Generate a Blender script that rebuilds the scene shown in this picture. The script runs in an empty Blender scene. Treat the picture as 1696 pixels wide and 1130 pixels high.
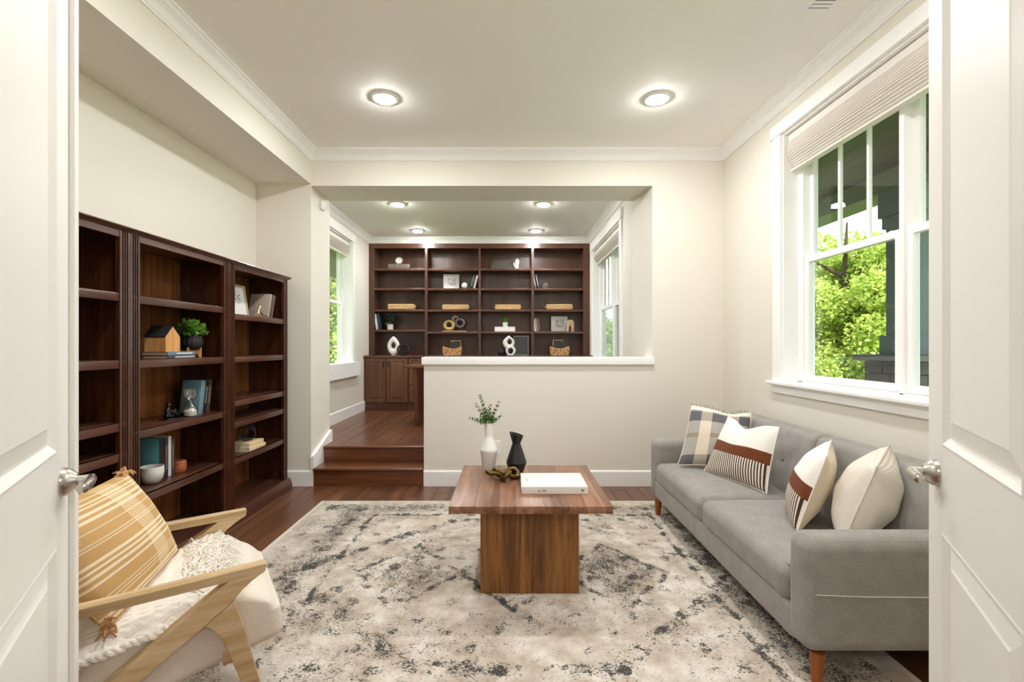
import bpy, bmesh, math, random
import numpy as np
from mathutils import Vector, Matrix, Euler
random.seed(7); rng = np.random.default_rng(7)
PI = math.pi
scene = bpy.context.scene
COL = scene.collection

# ------------------------------------------------------------------ camera, world, sun, exposure
CAMZ = 1.27
FPX = 790.0
cam_d = bpy.data.cameras.new('camera'); cam = bpy.data.objects.new('camera', cam_d); COL.objects.link(cam)
cam.location = (0, 0, CAMZ); cam.rotation_euler = (PI/2, 0, 0)
cam_d.sensor_width = 36; cam_d.lens = FPX/1696*36
cam_d.shift_x = 6/1696; cam_d.shift_y = 7/1696; cam_d.clip_start = 0.02
scene.camera = cam
scene.view_settings.view_transform = 'Standard'; scene.view_settings.look = 'None'
scene.view_settings.gamma = 1.0; scene.view_settings.use_curve_mapping = False
EXPOSURE = 0.33
scene.view_settings.exposure = EXPOSURE
LAMP_W = 8.5; STUDY_W = 3.0; HALL_FILL_W = 7.0
SKY = 2.8; SUN = 8.5
world = bpy.data.worlds.new('world'); scene.world = world; world.use_nodes = True
bg = world.node_tree.nodes['Background']; bg.inputs[0].default_value = (0.86, 0.93, 1.0, 1); bg.inputs[1].default_value = SKY
sd = bpy.data.lights.new('sun', 'SUN'); sd.energy = SUN; sd.angle = 0.02; sd.color = (1, .95, .85)
sun = bpy.data.objects.new('sun', sd); COL.objects.link(sun)
sun.rotation_euler = Vector((-0.12, 0.62, -0.78)).to_track_quat('-Z', 'Y').to_euler()
try:
    scene.cycles.use_denoising = True
    scene.cycles.max_bounces = 14; scene.cycles.diffuse_bounces = 12; scene.cycles.glossy_bounces = 4
    scene.cycles.transparent_max_bounces = 24; scene.cycles.sample_clamp_indirect = 5
    scene.cycles.caustics_reflective = False; scene.cycles.caustics_refractive = False
except Exception: pass

def at(px, py, Y):
    return Vector(((px-842)*Y/FPX, Y, CAMZ-(py-572)*Y/FPX))

# ------------------------------------------------------------------ materials
def lin(r, g, b):
    f = lambda c: (c/255/12.92) if c/255 <= 0.04045 else ((c/255+0.055)/1.055)**2.4
    return (f(r), f(g), f(b), 1)
class NT:
    def __init__(s, name, rough=.5, metal=0, spec=.5):
        s.mat = bpy.data.materials.new(name); s.mat.use_nodes = True
        s.nt = s.mat.node_tree; s.b = s.nt.nodes['Principled BSDF']; s.out = s.nt.nodes['Material Output']
        s.set('Roughness', rough); s.set('Metallic', metal); s.set('Specular IOR Level', spec)
    def n(s, t, **k):
        nd = s.nt.nodes.new(t)
        for a, v in k.items(): setattr(nd, a, v)
        return nd
    def lk(s, v, sock):
        if isinstance(v, bpy.types.NodeSocket): s.nt.links.new(v, sock)
        else: sock.default_value = v
    def set(s, inp, v): s.lk(v, s.b.inputs[inp])
    def m(s, op, a, b=0.0, c=0.0, clamp=False):
        nd = s.n('ShaderNodeMath', operation=op, use_clamp=clamp)
        s.lk(a, nd.inputs[0]); s.lk(b, nd.inputs[1]); s.lk(c, nd.inputs[2]); return nd.outputs[0]
    def mul(s, a, b): return s.m('MULTIPLY', a, b)
    def add(s, a, b): return s.m('ADD', a, b)
    def sub(s, a, b): return s.m('SUBTRACT', a, b)
    def mx(s, a, b): return s.m('MAXIMUM', a, b)
    def mn(s, a, b): return s.m('MINIMUM', a, b)
    def ab(s, a): return s.m('ABSOLUTE', a)
    def step(s, x, lo, hi):   # smooth 0..1
        nd = s.n('ShaderNodeMapRange', interpolation_type='SMOOTHSTEP'); s.lk(x, nd.inputs[0])
        nd.inputs[1].default_value = lo; nd.inputs[2].default_value = hi; return nd.outputs[0]
    def band(s, x, c, w, soft=.004):   # 1 where |x-c|<w
        d = s.ab(s.sub(x, c)); return s.sub(1.0, s.step(d, w-soft, w+soft))
    def co(s, k='Object'): return s.n('ShaderNodeTexCoord').outputs[k]
    def sep(s, v):
        nd = s.n('ShaderNodeSeparateXYZ'); s.lk(v, nd.inputs[0]); return nd.outputs[0], nd.outputs[1], nd.outputs[2]
    def vec(s, x, y, z=0.0):
        nd = s.n('ShaderNodeCombineXYZ'); s.lk(x, nd.inputs[0]); s.lk(y, nd.inputs[1]); s.lk(z, nd.inputs[2]); return nd.outputs[0]
    def vm(s, op, a, b):
        nd = s.n('ShaderNodeVectorMath', operation=op); s.lk(a, nd.inputs[0]); s.lk(b, nd.inputs[1]); return nd.outputs[0]
    def noise(s, v, scale, detail=2, rough=.5, dist=0):
        nd = s.n('ShaderNodeTexNoise'); s.lk(v, nd.inputs['Vector'])
        nd.inputs['Scale'].default_value = scale; nd.inputs['Detail'].default_value = detail
        nd.inputs['Roughness'].default_value = rough; nd.inputs['Distortion'].default_value = dist; return nd.outputs['Fac']
    def vor(s, v, scale, feature='F1'):
        nd = s.n('ShaderNodeTexVoronoi', feature=feature); s.lk(v, nd.inputs['Vector']); nd.inputs['Scale'].default_value = scale
        return nd.outputs['Distance']
    def ramp(s, f, stops):
        nd = s.n('ShaderNodeValToRGB'); s.lk(f, nd.inputs[0]); e = nd.color_ramp.elements
        while len(e) < len(stops): e.new(0.5)
        for el, (p, c) in zip(e, stops): el.position = p; el.color = c
        return nd.outputs[0]
    def mix(s, f, a, b, blend='MIX'):
        nd = s.n('ShaderNodeMix', data_type='RGBA', blend_type=blend)
        s.lk(f, nd.inputs[0]); s.lk(a, nd.inputs[6]); s.lk(b, nd.inputs[7]); return nd.outputs[2]
    def hsv(s, col, val):
        nd = s.n('ShaderNodeHueSaturation'); s.lk(col, nd.inputs['Color']); s.lk(val, nd.inputs['Value']); return nd.outputs[0]
    def bump(s, h, strength=.3, dist=.005):
        nd = s.n('ShaderNodeBump'); nd.inputs['Strength'].default_value = strength; nd.inputs['Distance'].default_value = dist
        s.lk(h, nd.inputs['Height']); s.nt.links.new(nd.outputs[0], s.b.inputs['Normal'])
    def rnd(s): return s.n('ShaderNodeObjectInfo').outputs['Random']

def flat(name, col, rough=.5, metal=0, spec=.5, var=.06, scale=30, bump=0):
    t = NT(name, rough, metal, spec)
    f = t.noise(t.co(), scale, 3)
    t.set('Base Color', t.hsv(col, t.add(1-var/2, t.mul(f, var))))
    if bump: t.bump(f, bump, .002)
    return t.mat
def wood(name, dark, mid, light, axis='Z', scale=1.0, rough=.35, rand=.25, coat=0, knots=.6, spec=.5):
    t = NT(name, rough, 0, spec)
    r = t.rnd(); off = t.vec(t.mul(r, 17.3), t.mul(r, 31.7), t.mul(r, 11.1))
    v = t.vm('ADD', t.co(), off)
    st = {'X': (.07, 1, 1), 'Y': (1, .07, 1), 'Z': (1, 1, .07)}[axis]
    v1 = t.vm('MULTIPLY', v, st)
    g = t.noise(v1, 14*scale, 5, .6, knots)
    fine = t.noise(t.vm('MULTIPLY', v1, (1, 1, 1)), 110*scale, 3, .6)
    f = t.add(t.mul(g, .78), t.mul(fine, .22))
    c = t.ramp(f, [(.30, dark), (.5, mid), (.70, light)])
    c = t.hsv(c, t.add(1-rand/2, t.mul(r, rand)))
    t.set('Base Color', c); t.bump(fine, .06, .001)
    if coat: t.set('Coat Weight', coat); t.set('Coat Roughness', .18)
    return t.mat
def fabric(name, c1, c2, scale=420, rough=.95, bump=.25):
    t = NT(name, rough, 0, .15); o = t.co()
    x, y, z = t.sep(o)
    w = t.add(t.noise(t.vm('MULTIPLY', o, (1, 1, .25)), scale, 2), t.noise(t.vm('MULTIPLY', o, (.25, .25, 1)), scale, 2))
    f = t.add(t.mul(w, .35), t.mul(t.noise(o, 14, 3), .3))
    t.set('Base Color', t.ramp(f, [(.36, c1), (.64, c2)])); t.bump(w, bump, .0015)
    t.set('Sheen Weight', .15); return t.mat
def emit(name, col, strength):
    t = NT(name, .4); t.set('Base Color', (.9, .9, .88, 1)); t.set('Emission Color', col); t.set('Emission Strength', strength); return t.mat

def paint(name, col, rough=.6):
    t = NT(name, rough, 0, .3); f = t.noise(t.co(), 260, 2)
    t.set('Base Color', t.hsv(col, t.add(.985, t.mul(f, .03)))); t.bump(f, .05, .001); return t.mat
M = {}
M['wall'] = paint('wall_paint', lin(229, 225, 215), .65)
M['ceil'] = paint('ceiling_paint', lin(249, 248, 244), .7)
M['trim'] = paint('trim_paint', lin(247, 247, 246), .38)
M['door'] = paint('door_paint', lin(240, 239, 236), .42)
M['floor'] = wood('floor_wood', lin(74, 45, 29), lin(104, 67, 45), lin(132, 91, 65), 'Y', 1.0, .30, .30, .10, .35)
M['stepw'] = wood('step_wood', lin(72, 39, 22), lin(106, 62, 37), lin(136, 88, 57), 'X', 1.0, .3, .15, .15)
M['gap'] = flat('joint_dark', lin(30, 16, 9), .8)
M['cherry'] = wood('cherry_wood', lin(44, 20, 11), lin(66, 33, 18), lin(90, 50, 27), 'Z', .8, .27, .18, .35, 1.0)
M['cherryh'] = wood('cherry_shelf_wood', lin(56, 31, 22), lin(80, 48, 36), lin(102, 66, 52), 'Y', .8, .30, .18, .2, .6)
M['study'] = wood('walnut_stain', lin(58, 32, 20), lin(80, 47, 31), lin(100, 61, 42), 'Z', .8, .33, .10, .2, .6)
M['studyh'] = wood('walnut_stain_shelf', lin(62, 35, 22), lin(86, 51, 34), lin(106, 66, 45), 'X', .8, .33, .10, .2, .6)
M['cab'] = wood('cabinet_wood', lin(76, 46, 29), lin(104, 67, 43), lin(128, 86, 58), 'Z', .9, .38, .10, .1, .6)
M['cherry_back'] = wood('cherry_back_veneer', lin(84, 46, 20), lin(122, 73, 34), lin(152, 98, 50), 'Z', .45, .25, .1, .3, 2.0)
M['walnut'] = wood('walnut_veneer', lin(78, 47, 28), lin(122, 79, 50), lin(152, 105, 72), 'Y', .8, .38, .2, .0, 1.2)
M['walnutz'] = wood('walnut_veneer_upright', lin(72, 40, 18), lin(118, 72, 36), lin(146, 95, 52), 'Z', .9, .42, .25, 0, 1.2)
M['oak'] = wood('limed_oak', lin(168, 136, 94), lin(196, 169, 128), lin(214, 194, 160), 'X', 2.2, .55, .1, 0, .25)
M['legw'] = wood('leg_wood', lin(124, 64, 22), lin(150, 82, 32), lin(168, 98, 44), 'Z', 1, .4, .1)
M['pine'] = wood('pine_wood', lin(176, 122, 66), lin(204, 150, 90), lin(222, 172, 112), 'Z', 1.2, .5, .1)
M['nickel'] = flat('brushed_nickel', lin(200, 195, 186), .28, 1, .5, .05, 200)
M['sofa'] = fabric('grey_fabric', lin(138, 134, 130), lin(164, 160, 156))
M['cream'] = fabric('cream_linen', lin(214, 204, 190), lin(230, 222, 210), 500)
M['white_fab'] = fabric('white_cotton', lin(236, 233, 228), lin(247, 245, 241), 380)
M['knit'] = fabric('white_knit', lin(232, 227, 218), lin(247, 244, 238), 200, .95, .6)
M['backing'] = fabric('cream_backing', lin(224, 210, 184), lin(236, 224, 202), 380)
M['rib'] = None
M['black'] = flat('matt_black', lin(15, 15, 17), .45)
M['blackg'] = flat('black_gloss', lin(14, 14, 15), .25)
M['roof_black'] = flat('roof_black', lin(28, 27, 27), .7)
M['white'] = flat('white_ceramic', lin(240, 238, 234), .3)
M['offwhite'] = flat('matt_white', lin(238, 234, 226), .6)
M['marble'] = flat('white_marble', lin(236, 234, 233), .3, 0, .5, .12, 14)
M['paper'] = flat('book_pages', lin(226, 214, 190), .8)
M['plastic'] = flat('white_plastic', lin(240, 239, 236), .35)
M['bronze'] = flat('aged_bronze', lin(104, 84, 50), .38, 1, .5, .6, 40)
M['gold'] = flat('gold_metal', lin(188, 166, 116), .38, 1, .5, .2, 40)
M['silver'] = flat('silver_metal', lin(190, 186, 178), .3, 1)
M['pewter'] = flat('pewter', lin(110, 106, 104), .4, .8, .5, .3)
M['greybox'] = flat('grey_leatherette', lin(74, 66, 62), .6)
M['greybook'] = flat('translucent_grey', lin(120, 110, 102), .4)
M['mirror'] = flat('dark_mirror', lin(58, 60, 60), .12, .8)
M['tan'] = flat('tan_wood', lin(190, 160, 128), .5, 0, .5, .25, 50)
M['terracotta'] = flat('terracotta_wood', lin(168, 96, 56), .5, 0, .5, .3, 40)
def wicker():
    t = NT('woven_seagrass', .75, 0, .2); o = t.co(); x, y, z = t.sep(o)
    a = t.m('SINE', t.mul(t.add(x, y), 330)); b = t.m('SINE', t.mul(z, 420))
    f = t.add(.5, t.mul(t.mul(a, b), .5)); n = t.noise(o, 90, 2)
    t.set('Base Color', t.ramp(t.add(t.mul(f, .5), t.mul(n, .5)), [(.2, lin(186, 140, 88)), (.5, lin(222, 184, 132)), (.8, lin(242, 216, 174))]))
    t.bump(f, .6, .006); return t.mat
M['wicker'] = wicker()
def openwicker():
    t = NT('woven_rope', .75, 0, .2); o = t.co()
    v = t.vor(o, 75); n = t.noise(o, 60, 2)
    t.set('Base Color', t.ramp(v, [(.1, lin(226, 190, 140)), (.5, lin(198, 152, 98)), (.8, lin(92, 56, 30))]))
    t.bump(v, .7, .006); return t.mat
M['rope'] = openwicker()
def glass(f0=.035, nm='window_glass'):
    t = NT(nm); nt = t.nt
    tr = t.n('ShaderNodeBsdfTransparent'); tr.inputs[0].default_value = (.95, .97, .96, 1)
    gl = t.n('ShaderNodeBsdfGlossy'); gl.inputs['Roughness'].default_value = .0
    lw = t.n('ShaderNodeLayerWeight'); lw.inputs[0].default_value = .5
    fr = t.add(f0, t.mul(t.m('POWER', lw.outputs['Facing'], 5.0), .9))
    mx = t.n('ShaderNodeMixShader')
    nt.links.new(fr, mx.inputs[0]); nt.links.new(tr.outputs[0], mx.inputs[1]); nt.links.new(gl.outputs[0], mx.inputs[2])
    nt.links.new(mx.outputs[0], t.out.inputs[0]); return t.mat
M['glass'] = glass()
def leafmat(name, a, b, c, trans=.35, scale=3.0):
    t = NT(name, .55, 0, .3); o = t.co('Object')
    g = t.n('ShaderNodeNewGeometry').outputs['Random Per Island']
    f = t.add(t.mul(t.noise(o, scale, 3), .6), t.mul(g, .4))
    col = t.ramp(f, [(.25, a), (.5, b), (.75, c)]); t.set('Base Color', col)
    tl = t.n('ShaderNodeBsdfTranslucent'); t.lk(col, tl.inputs[0]); mx = t.n('ShaderNodeMixShader'); mx.inputs[0].default_value = trans
    t.nt.links.new(t.b.outputs[0], mx.inputs[1]); t.nt.links.new(tl.outputs[0], mx.inputs[2]); t.nt.links.new(mx.outputs[0], t.out.inputs[0])
    return t.mat
M['leaf_tree'] = leafmat('maple_leaves', lin(132, 158, 64), lin(180, 198, 92), lin(222, 230, 150), .45, 1.5)
M['leaf_dark'] = leafmat('shrub_leaves', lin(84, 126, 50), lin(130, 168, 76), lin(184, 208, 116), .45, 1.5)
M['leaf_euc'] = leafmat('eucalyptus_leaves', lin(56, 88, 48), lin(92, 126, 70), lin(142, 168, 108), .2, 30)
M['leaf_bright'] = leafmat('bright_leaves', lin(66, 112, 40), lin(112, 162, 62), lin(170, 206, 100), .25, 30)
M['leaf_deep'] = leafmat('deep_leaves', lin(38, 56, 42), lin(58, 80, 60), lin(92, 112, 88), .15, 30)
M['grassy'] = leafmat('grass_blades', lin(54, 110, 30), lin(84, 150, 44), lin(120, 180, 70), .2, 30)
M['bark'] = flat('bark', lin(74, 62, 50), .9, 0, .2, .4, 20)
M['lawn'] = flat('lawn', lin(120, 146, 72), .95, 0, .1, .3, 3)
M['column'] = flat('column_paint', lin(96, 108, 108), .7)
M['beam'] = flat('beam_paint', lin(112, 116, 104), .7)
M['porchceil'] = wood('porch_boards', lin(52, 44, 38), lin(66, 56, 48), lin(80, 68, 58), 'Y', .6, .6, .2)
M['stone'] = flat('dark_stone', lin(92, 90, 88), .9, 0, .2, .6, 18, .5)
M['stonecap'] = flat('stone_cap', lin(104, 104, 102), .8, 0, .3, .2, 12)
M['siding'] = flat('pale_siding', lin(226, 228, 228), .7)
M['lens'] = emit('lamp_lens', (1, .988, .970, 1), 215.0)
def shade_m():
    t = NT('shade_fabric', .8, 0, .2); t.set('Base Color', lin(232, 228, 221)); return t.mat
M['shade'] = shade_m()

# ------------------------------------------------------------------ mesh builder
class MB:
    def __init__(s): s.v = []; s.f = []; s.m = []; s.sm = []; s.uv = {}
    def addf(s, vs, fs, m=0, sm=False):
        o = len(s.v); s.v.extend([tuple(p) for p in vs])
        for f in fs: s.f.append(tuple(i+o for i in f)); s.m.append(m); s.sm.append(sm)
        return o
    def box(s, x0, x1, y0, y1, z0, z1, b=0, m=0):
        x0, x1 = min(x0, x1), max(x0, x1); y0, y1 = min(y0, y1), max(y0, y1); z0, z1 = min(z0, z1), max(z0, z1)
        if b <= 0:
            vs = [(x, y, z) for z in (z0, z1) for y in (y0, y1) for x in (x0, x1)]
            s.addf(vs, [(0, 2, 3, 1), (4, 5, 7, 6), (0, 1, 5, 4), (2, 6, 7, 3), (0, 4, 6, 2), (1, 3, 7, 5)], m)
        else: s.rbox(x0, x1, y0, y1, z0, z1, b, 1, 0, m, False)
        return s
    def rbox(s, x0, x1, y0, y1, z0, z1, r, seg=3, mid=0, m=0, sm=True, fn=None):
        h = [(x1-x0)/2, (y1-y0)/2, (z1-z0)/2]; c = [(x0+x1)/2, (y0+y1)/2, (z0+z1)/2]
        r = min(r, min(h)*.98)
        ln = []
        for i in range(seg+1): ln.append((-1, -math.tan((1-i/seg)*PI/4)))
        mids = [(None, (k+1)/(mid+1)) for k in range(mid)]
        L = ln + mids + [(1, -t) for _, t in reversed(ln)]
        idx = {}; vs = []; fs = []
        def vert(ax, sg, A, B):
            d = [0, 0, 0]; d[ax] = sg; o = [0, 0, 0]; o[ax] = sg*(h[ax]-r)
            a1, a2 = [i for i in range(3) if i != ax]
            for a, (sn, t) in ((a1, A), (a2, B)):
                if sn is None: o[a] = (h[a]-r)*(2*t-1)
                else: o[a] = sn*(h[a]-r); d[a] = t
            q = math.sqrt(sum(k*k for k in d))
            p = tuple(round(c[i]+o[i]+r*d[i]/q, 6) for i in range(3))
            if p not in idx: idx[p] = len(vs); vs.append(p)
            return idx[p]
        n = len(L)
        for ax in range(3):
            for sg in (-1, 1):
                g = [[vert(ax, sg, L[i], L[j]) for j in range(n)] for i in range(n)]
                for i in range(n-1):
                    for j in range(n-1):
                        q = [g[i][j], g[i+1][j], g[i+1][j+1], g[i][j+1]]
                        if (sg > 0) == (ax == 1): q.reverse()
                        qq = []
                        for k in q:
                            if k not in qq: qq.append(k)
                        if len(qq) > 2: fs.append(qq)
        if fn: vs = [fn(p) for p in vs]
        s.addf(vs, fs, m, sm); return s
    def prism(s, poly, axis, a, b, m=0, sm=False):
        n = len(poly)
        def p3(q, t):
            return {'x': (t, q[0], q[1]), 'y': (q[0], t, q[1]), 'z': (q[0], q[1], t)}[axis]
        vs = [p3(q, a) for q in poly] + [p3(q, b) for q in poly]
        fs = [(i, (i+1) % n, n+(i+1) % n, n+i) for i in range(n)]
        fs += [tuple(range(n))[::-1], tuple(range(n, 2*n))]
        s.addf(vs, fs, m, sm); s.sm[-1] = s.sm[-2] = False
        return s
    def lathe(s, prof, cx=0, cy=0, n=28, m=0, sm=True, fn=None):
        vs = []; fs = []
        for (r, z) in prof:
            for k in range(n):
                a = 2*PI*k/n; p = (cx+r*math.cos(a), cy+r*math.sin(a), z); vs.append(fn(p) if fn else p)
        for i in range(len(prof)-1):
            for k in range(n):
                a, b = i*n+k, i*n+(k+1) % n; fs.append((a, b, b+n, a+n))
        if prof[0][0] > 1e-6: fs.append(tuple(range(n))[::-1])
        if prof[-1][0] > 1e-6: fs.append(tuple(range((len(prof)-1)*n, len(prof)*n)))
        s.addf(vs, fs, m, sm); return s
    def tube(s, pts, r, n=10, closed=False, m=0, sm=True, flat=1.0):
        pts = [Vector(p) for p in pts]; N = len(pts); rs = r if isinstance(r, (list, tuple)) else [r]*N
        vs = []; fs = []; up = None
        for i, p in enumerate(pts):
            if closed: t = pts[(i+1) % N]-pts[i-1]
            else: t = pts[min(i+1, N-1)]-pts[max(i-1, 0)]
            t.normalize()
            if up is None: up = t.cross(Vector((0, 0, 1)) if abs(t.z) < .9 else Vector((1, 0, 0))).normalized()
            up = (up-t*up.dot(t)).normalized(); w = t.cross(up)
            for k in range(n):
                a = 2*PI*k/n; vs.append(p+(up*math.cos(a)+w*math.sin(a)*flat)*rs[i])
        for i in range(N if closed else N-1):
            for k in range(n):
                a, b = i*n+k, i*n+(k+1) % n; c = ((i+1) % N)*n
                fs.append((a, b, c+(k+1) % n, c+k))
        if not closed: fs.append(tuple(range(n))[::-1]); fs.append(tuple(range((N-1)*n, N*n)))
        s.addf(vs, fs, m, sm); return s
    def cyl(s, p0, p1, r0, r1=None, n=16, m=0, sm=True): return s.tube([p0, p1], [r0, r0 if r1 is None else r1], n, m=m, sm=sm)
    def sphere(s, c, r, n=20, m=0, sc=(1, 1, 1)):
        k = n//2
        prof = [(max(r*math.sin(PI*i/k), 1e-7 if i in (0, k) else 0), -r*math.cos(PI*i/k)) for i in range(k+1)]
        prof[0] = (0, -r); prof[-1] = (0, r)
        return s.lathe(prof, 0, 0, n, m, True, lambda p: (c[0]+p[0]*sc[0], c[1]+p[1]*sc[1], c[2]+p[2]*sc[2]))
    def grid(s, fn, nu, nv, m=0, sm=True, uv=True, flip=False):
        vs = [fn(i/nu, j/nv) for j in range(nv+1) for i in range(nu+1)]; fs = []
        for j in range(nv):
            for i in range(nu):
                a = j*(nu+1)+i; q = (a, a+1, a+nu+2, a+nu+1); fs.append(q[::-1] if flip else q)
        o = s.addf(vs, fs, m, sm)
        if uv:
            for j in range(nv+1):
                for i in range(nu+1): s.uv[o+j*(nu+1)+i] = (i/nu, j/nv)
        return s
    def xf(s, M4, start=0):
        for i in range(start, len(s.v)): s.v[i] = tuple(M4 @ Vector(s.v[i]))
        return s
    def build(s, name, mats, parent=None, base=None, angle=40, **props):
        if base is None: base = (0, 0, 0)
        vs = s.v if base == (0, 0, 0) else [(v[0]-base[0], v[1]-base[1], v[2]-base[2]) for v in s.v]
        me = bpy.data.meshes.new(name); me.from_pydata(vs, [], s.f)
        mats = mats if isinstance(mats, (list, tuple)) else [mats]
        for k in mats: me.materials.append(k if not isinstance(k, str) else M[k])
        if len(mats) > 1: me.polygons.foreach_set('material_index', s.m)
        me.polygons.foreach_set('use_smooth', s.sm)
        if s.uv:
            ul = me.uv_layers.new(name='UVMap')
            for lp in me.loops: ul.data[lp.index].uv = s.uv.get(lp.vertex_index, (0, 0))
        me.validate(); me.update()
        if any(s.sm):
            try: me.set_sharp_from_angle(angle=math.radians(angle))
            except Exception: pass
        o = bpy.data.objects.new(name, me); COL.objects.link(o)
        if parent is not None: o.parent = parent
        elif base != (0, 0, 0): o.location = base
        for k, v in props.items(): o[k] = v
        return o
def clean_normals(o):
    bm = bmesh.new(); bm.from_mesh(o.data); bmesh.ops.recalc_face_normals(bm, faces=bm.faces); bm.to_mesh(o.data); bm.free(); return o
def tag(o, label, cat, group=None, kind=None):
    o['label'] = label; o['category'] = cat
    if group: o['group'] = group
    if kind: o['kind'] = kind
    return o
def thing(name, label, cat, loc=(0, 0, 0), rz=0, group=None, kind=None, rot=None):
    o = bpy.data.objects.new(name, None); COL.objects.link(o); o.location = loc
    o.rotation_euler = rot if rot else (0, 0, rz); o.empty_display_size = .05
    return tag(o, label, cat, group, kind)
def copy_tree(o, parent=None):
    c = o.copy(); COL.objects.link(c)
    if parent: c.parent = parent
    for ch in o.children: copy_tree(ch, c)
    return c
def struct(mb, name, mat, label, cat, parent=None):
    o = clean_normals(mb.build(name, mat, parent))
    if parent is None: tag(o, label, cat, None, 'structure')
    return o
def text_mesh(txt, size, mat, parent, mtx, name='lettering', extrude=.0004):
    cu = bpy.data.curves.new('txt', 'FONT'); cu.body = txt; cu.size = size; cu.extrude = extrude; cu.resolution_u = 3
    ob = bpy.data.objects.new('txt', cu); COL.objects.link(ob)
    me = bpy.data.meshes.new_from_object(ob.evaluated_get(bpy.context.evaluated_depsgraph_get()))
    bpy.data.objects.remove(ob); bpy.data.curves.remove(cu)
    me.transform(mtx); me.materials.clear(); me.materials.append(M[mat] if isinstance(mat, str) else mat)
    o = bpy.data.objects.new(name, me); COL.objects.link(o); o.parent = parent; return o
# ------------------------------------------------------------------ room dimensions
XL, XR = -2.28, 1.945           # alcove wall, right wall
XS = -1.782                     # soffit / pillar edge
YB, YT = 4.306, 4.756           # back wall plane and its far side
H = 3.022; HSOF = 2.725; HHEAD = 2.709
SXL, SXR, SYB, SH, SF = -2.119, 1.237, 7.56, 2.905, 0.313
XJ = 1.300                      # right jamb of the wide opening
XHW, ZHW = -0.763, 1.162        # half wall end and top
YF = 0.58                       # room side of the front wall

# planks: each board is a mesh of its own under its floor
def plank_floor(floor, x0, x1, y0, y1, z, w=.127, skip=None):
    x = x0; k = 0
    while x < x1-.01:
        xe = min(x+w, x1); y = y0-random.uniform(0, 1.1)
        while y < y1:
            ye = y+random.uniform(.8, 1.7)
            a, b = max(y, y0), min(ye, y1)
            if b-a > .02 and not (skip and skip(x, xe, a, b)):
                mb = MB(); g = .0012
                mb.rbox(x+g, xe-g, a+g, b-g, z-.02, z+random.uniform(-.0004, .0004), .0018, 1, 0, 0, False)
                mb.build('plank', 'floor', floor)
            y = ye
        x = xe
fl = MB(); fl.box(XL-.2, XR+.2, YF-.2, YB+.02, -.15, -.012)
fl = struct(fl, 'floor', 'gap', 'dark hardwood plank floor of the sitting room under the rug', 'floor')
plank_floor(fl, XL, XR, YF-.02, YB, 0, skip=lambda a, b, c, d: (a > -1.35 and b < 1.4 and c > 1.5 and d < 3.75) or b < -1.97)
fs = MB(); fs.box(SXL-.2, SXR+.2, 4.56, SYB+.2, 0.1, SF-.012)
fs = struct(fs, 'floor', 'gap', 'raised hardwood plank floor of the study beyond the steps', 'floor')
plank_floor(fs, SXL, SXR, 4.56, 7.02, SF, skip=lambda a, b, c, d: a > -.5)
fh = MB(); fh.box(-2.2, 2.2, -2.6, YF-.02, -.15, 0)
struct(fh, 'floor', 'floor', 'hardwood floor of the hall in front of the double doors', 'floor')

c = MB(); c.box(XS, XR+.2, YF-.15, YB+.1, H, H+.2); struct(c, 'ceiling', 'ceil', 'flat pale ceiling of the sitting room with recessed lamps', 'ceiling')
c = MB(); c.box(SXL-.2, SXR+.25, YT-.02, SYB+.2, SH, SH+.3); struct(c, 'ceiling', 'ceil', 'lower pale ceiling of the study behind the half wall', 'ceiling')
c = MB(); c.box(-2.2, 2.2, -2.6, YF-.13, 2.75, 2.95); struct(c, 'ceiling', 'ceil', 'ceiling of the hall in front of the double doors', 'ceiling')
c = MB(); c.box(XL-.02, XS, YF-.15, YB+.01, HSOF, H+.2); struct(c, 'ceiling_soffit', 'wall', 'long boxed soffit above the left bookcases', 'soffit')

w = MB(); w.box(XL-.15, XL, YF-.15, YB+.02, -.1, H); struct(w, 'wall_left', 'wall', 'cream alcove wall behind the three dark bookcases', 'wall')
WIN1 = dict(y0=1.585, y1=3.38, z0=1.013, z1=2.765)
def wall_with_hole(mb, xa, xb, y0, y1, z0, z1, h):
    mb.box(xa, xb, y0, h['y0'], z0, z1); mb.box(xa, xb, h['y1'], y1, z0, z1)
    mb.box(xa, xb, h['y0'], h['y1'], z0, h['z0']-.0235); mb.box(xa, xb, h['y0'], h['y1'], h['z1'], z1)
w = MB(); wall_with_hole(w, XR, XR+.19, YF-.15, YB+.15, -.1, H+.05, WIN1)
struct(w, 'wall_right', 'wall', 'cream wall behind the grey sofa with the large window', 'wall')
w = MB()
w.box(XL, XS, YB, YT, -.1, HSOF+.3)             # pillar
w.box(XS, XJ, YB, YT, HHEAD, H+.1)              # header
w.prism([(XJ, YB), (XR+.01, YB), (XR+.01, YT), (SXR, YT)], 'z', -.1, H+.1)            # right part
struct(w, 'wall_back', 'wall', 'back wall with the wide opening into the study', 'wall')
w = MB(); w.box(XHW, XJ, YB, YB+.14, -.1, ZHW-.067); struct(w, 'wall_half', 'wall', 'half wall between sitting room and study', 'wall')
w = MB(); w.rbox(XHW-.018, XJ+.012, YB-.03, YB+.17, ZHW-.068, ZHW, .006, 2); struct(w, 'trim_1', 'trim', 'thick white cap on top of the half wall', 'trim')
# front wall with the double doorway (camera stands in the hall behind it)
w = MB(); w.box(-2.4, -.735, YF-.13, YF, -.1, H); w.box(.735, 2.1, YF-.13, YF, -.1, H); w.box(-.735, .735, YF-.13, YF, 2.47, H)
struct(w, 'wall_front', 'wall', 'front wall around the double doorway', 'wall')
w = MB(); w.box(-2.35, -2.2, -2.6, YF-.13, -.1, 2.9); w.box(2.2, 2.35, -2.6, YF-.13, -.1, 2.9); w.box(-2.35, 2.35, -2.75, -2.6, -.1, 2.9)
struct(w, 'wall_hall', 'wall', 'hall walls behind the double doors', 'wall')
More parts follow.
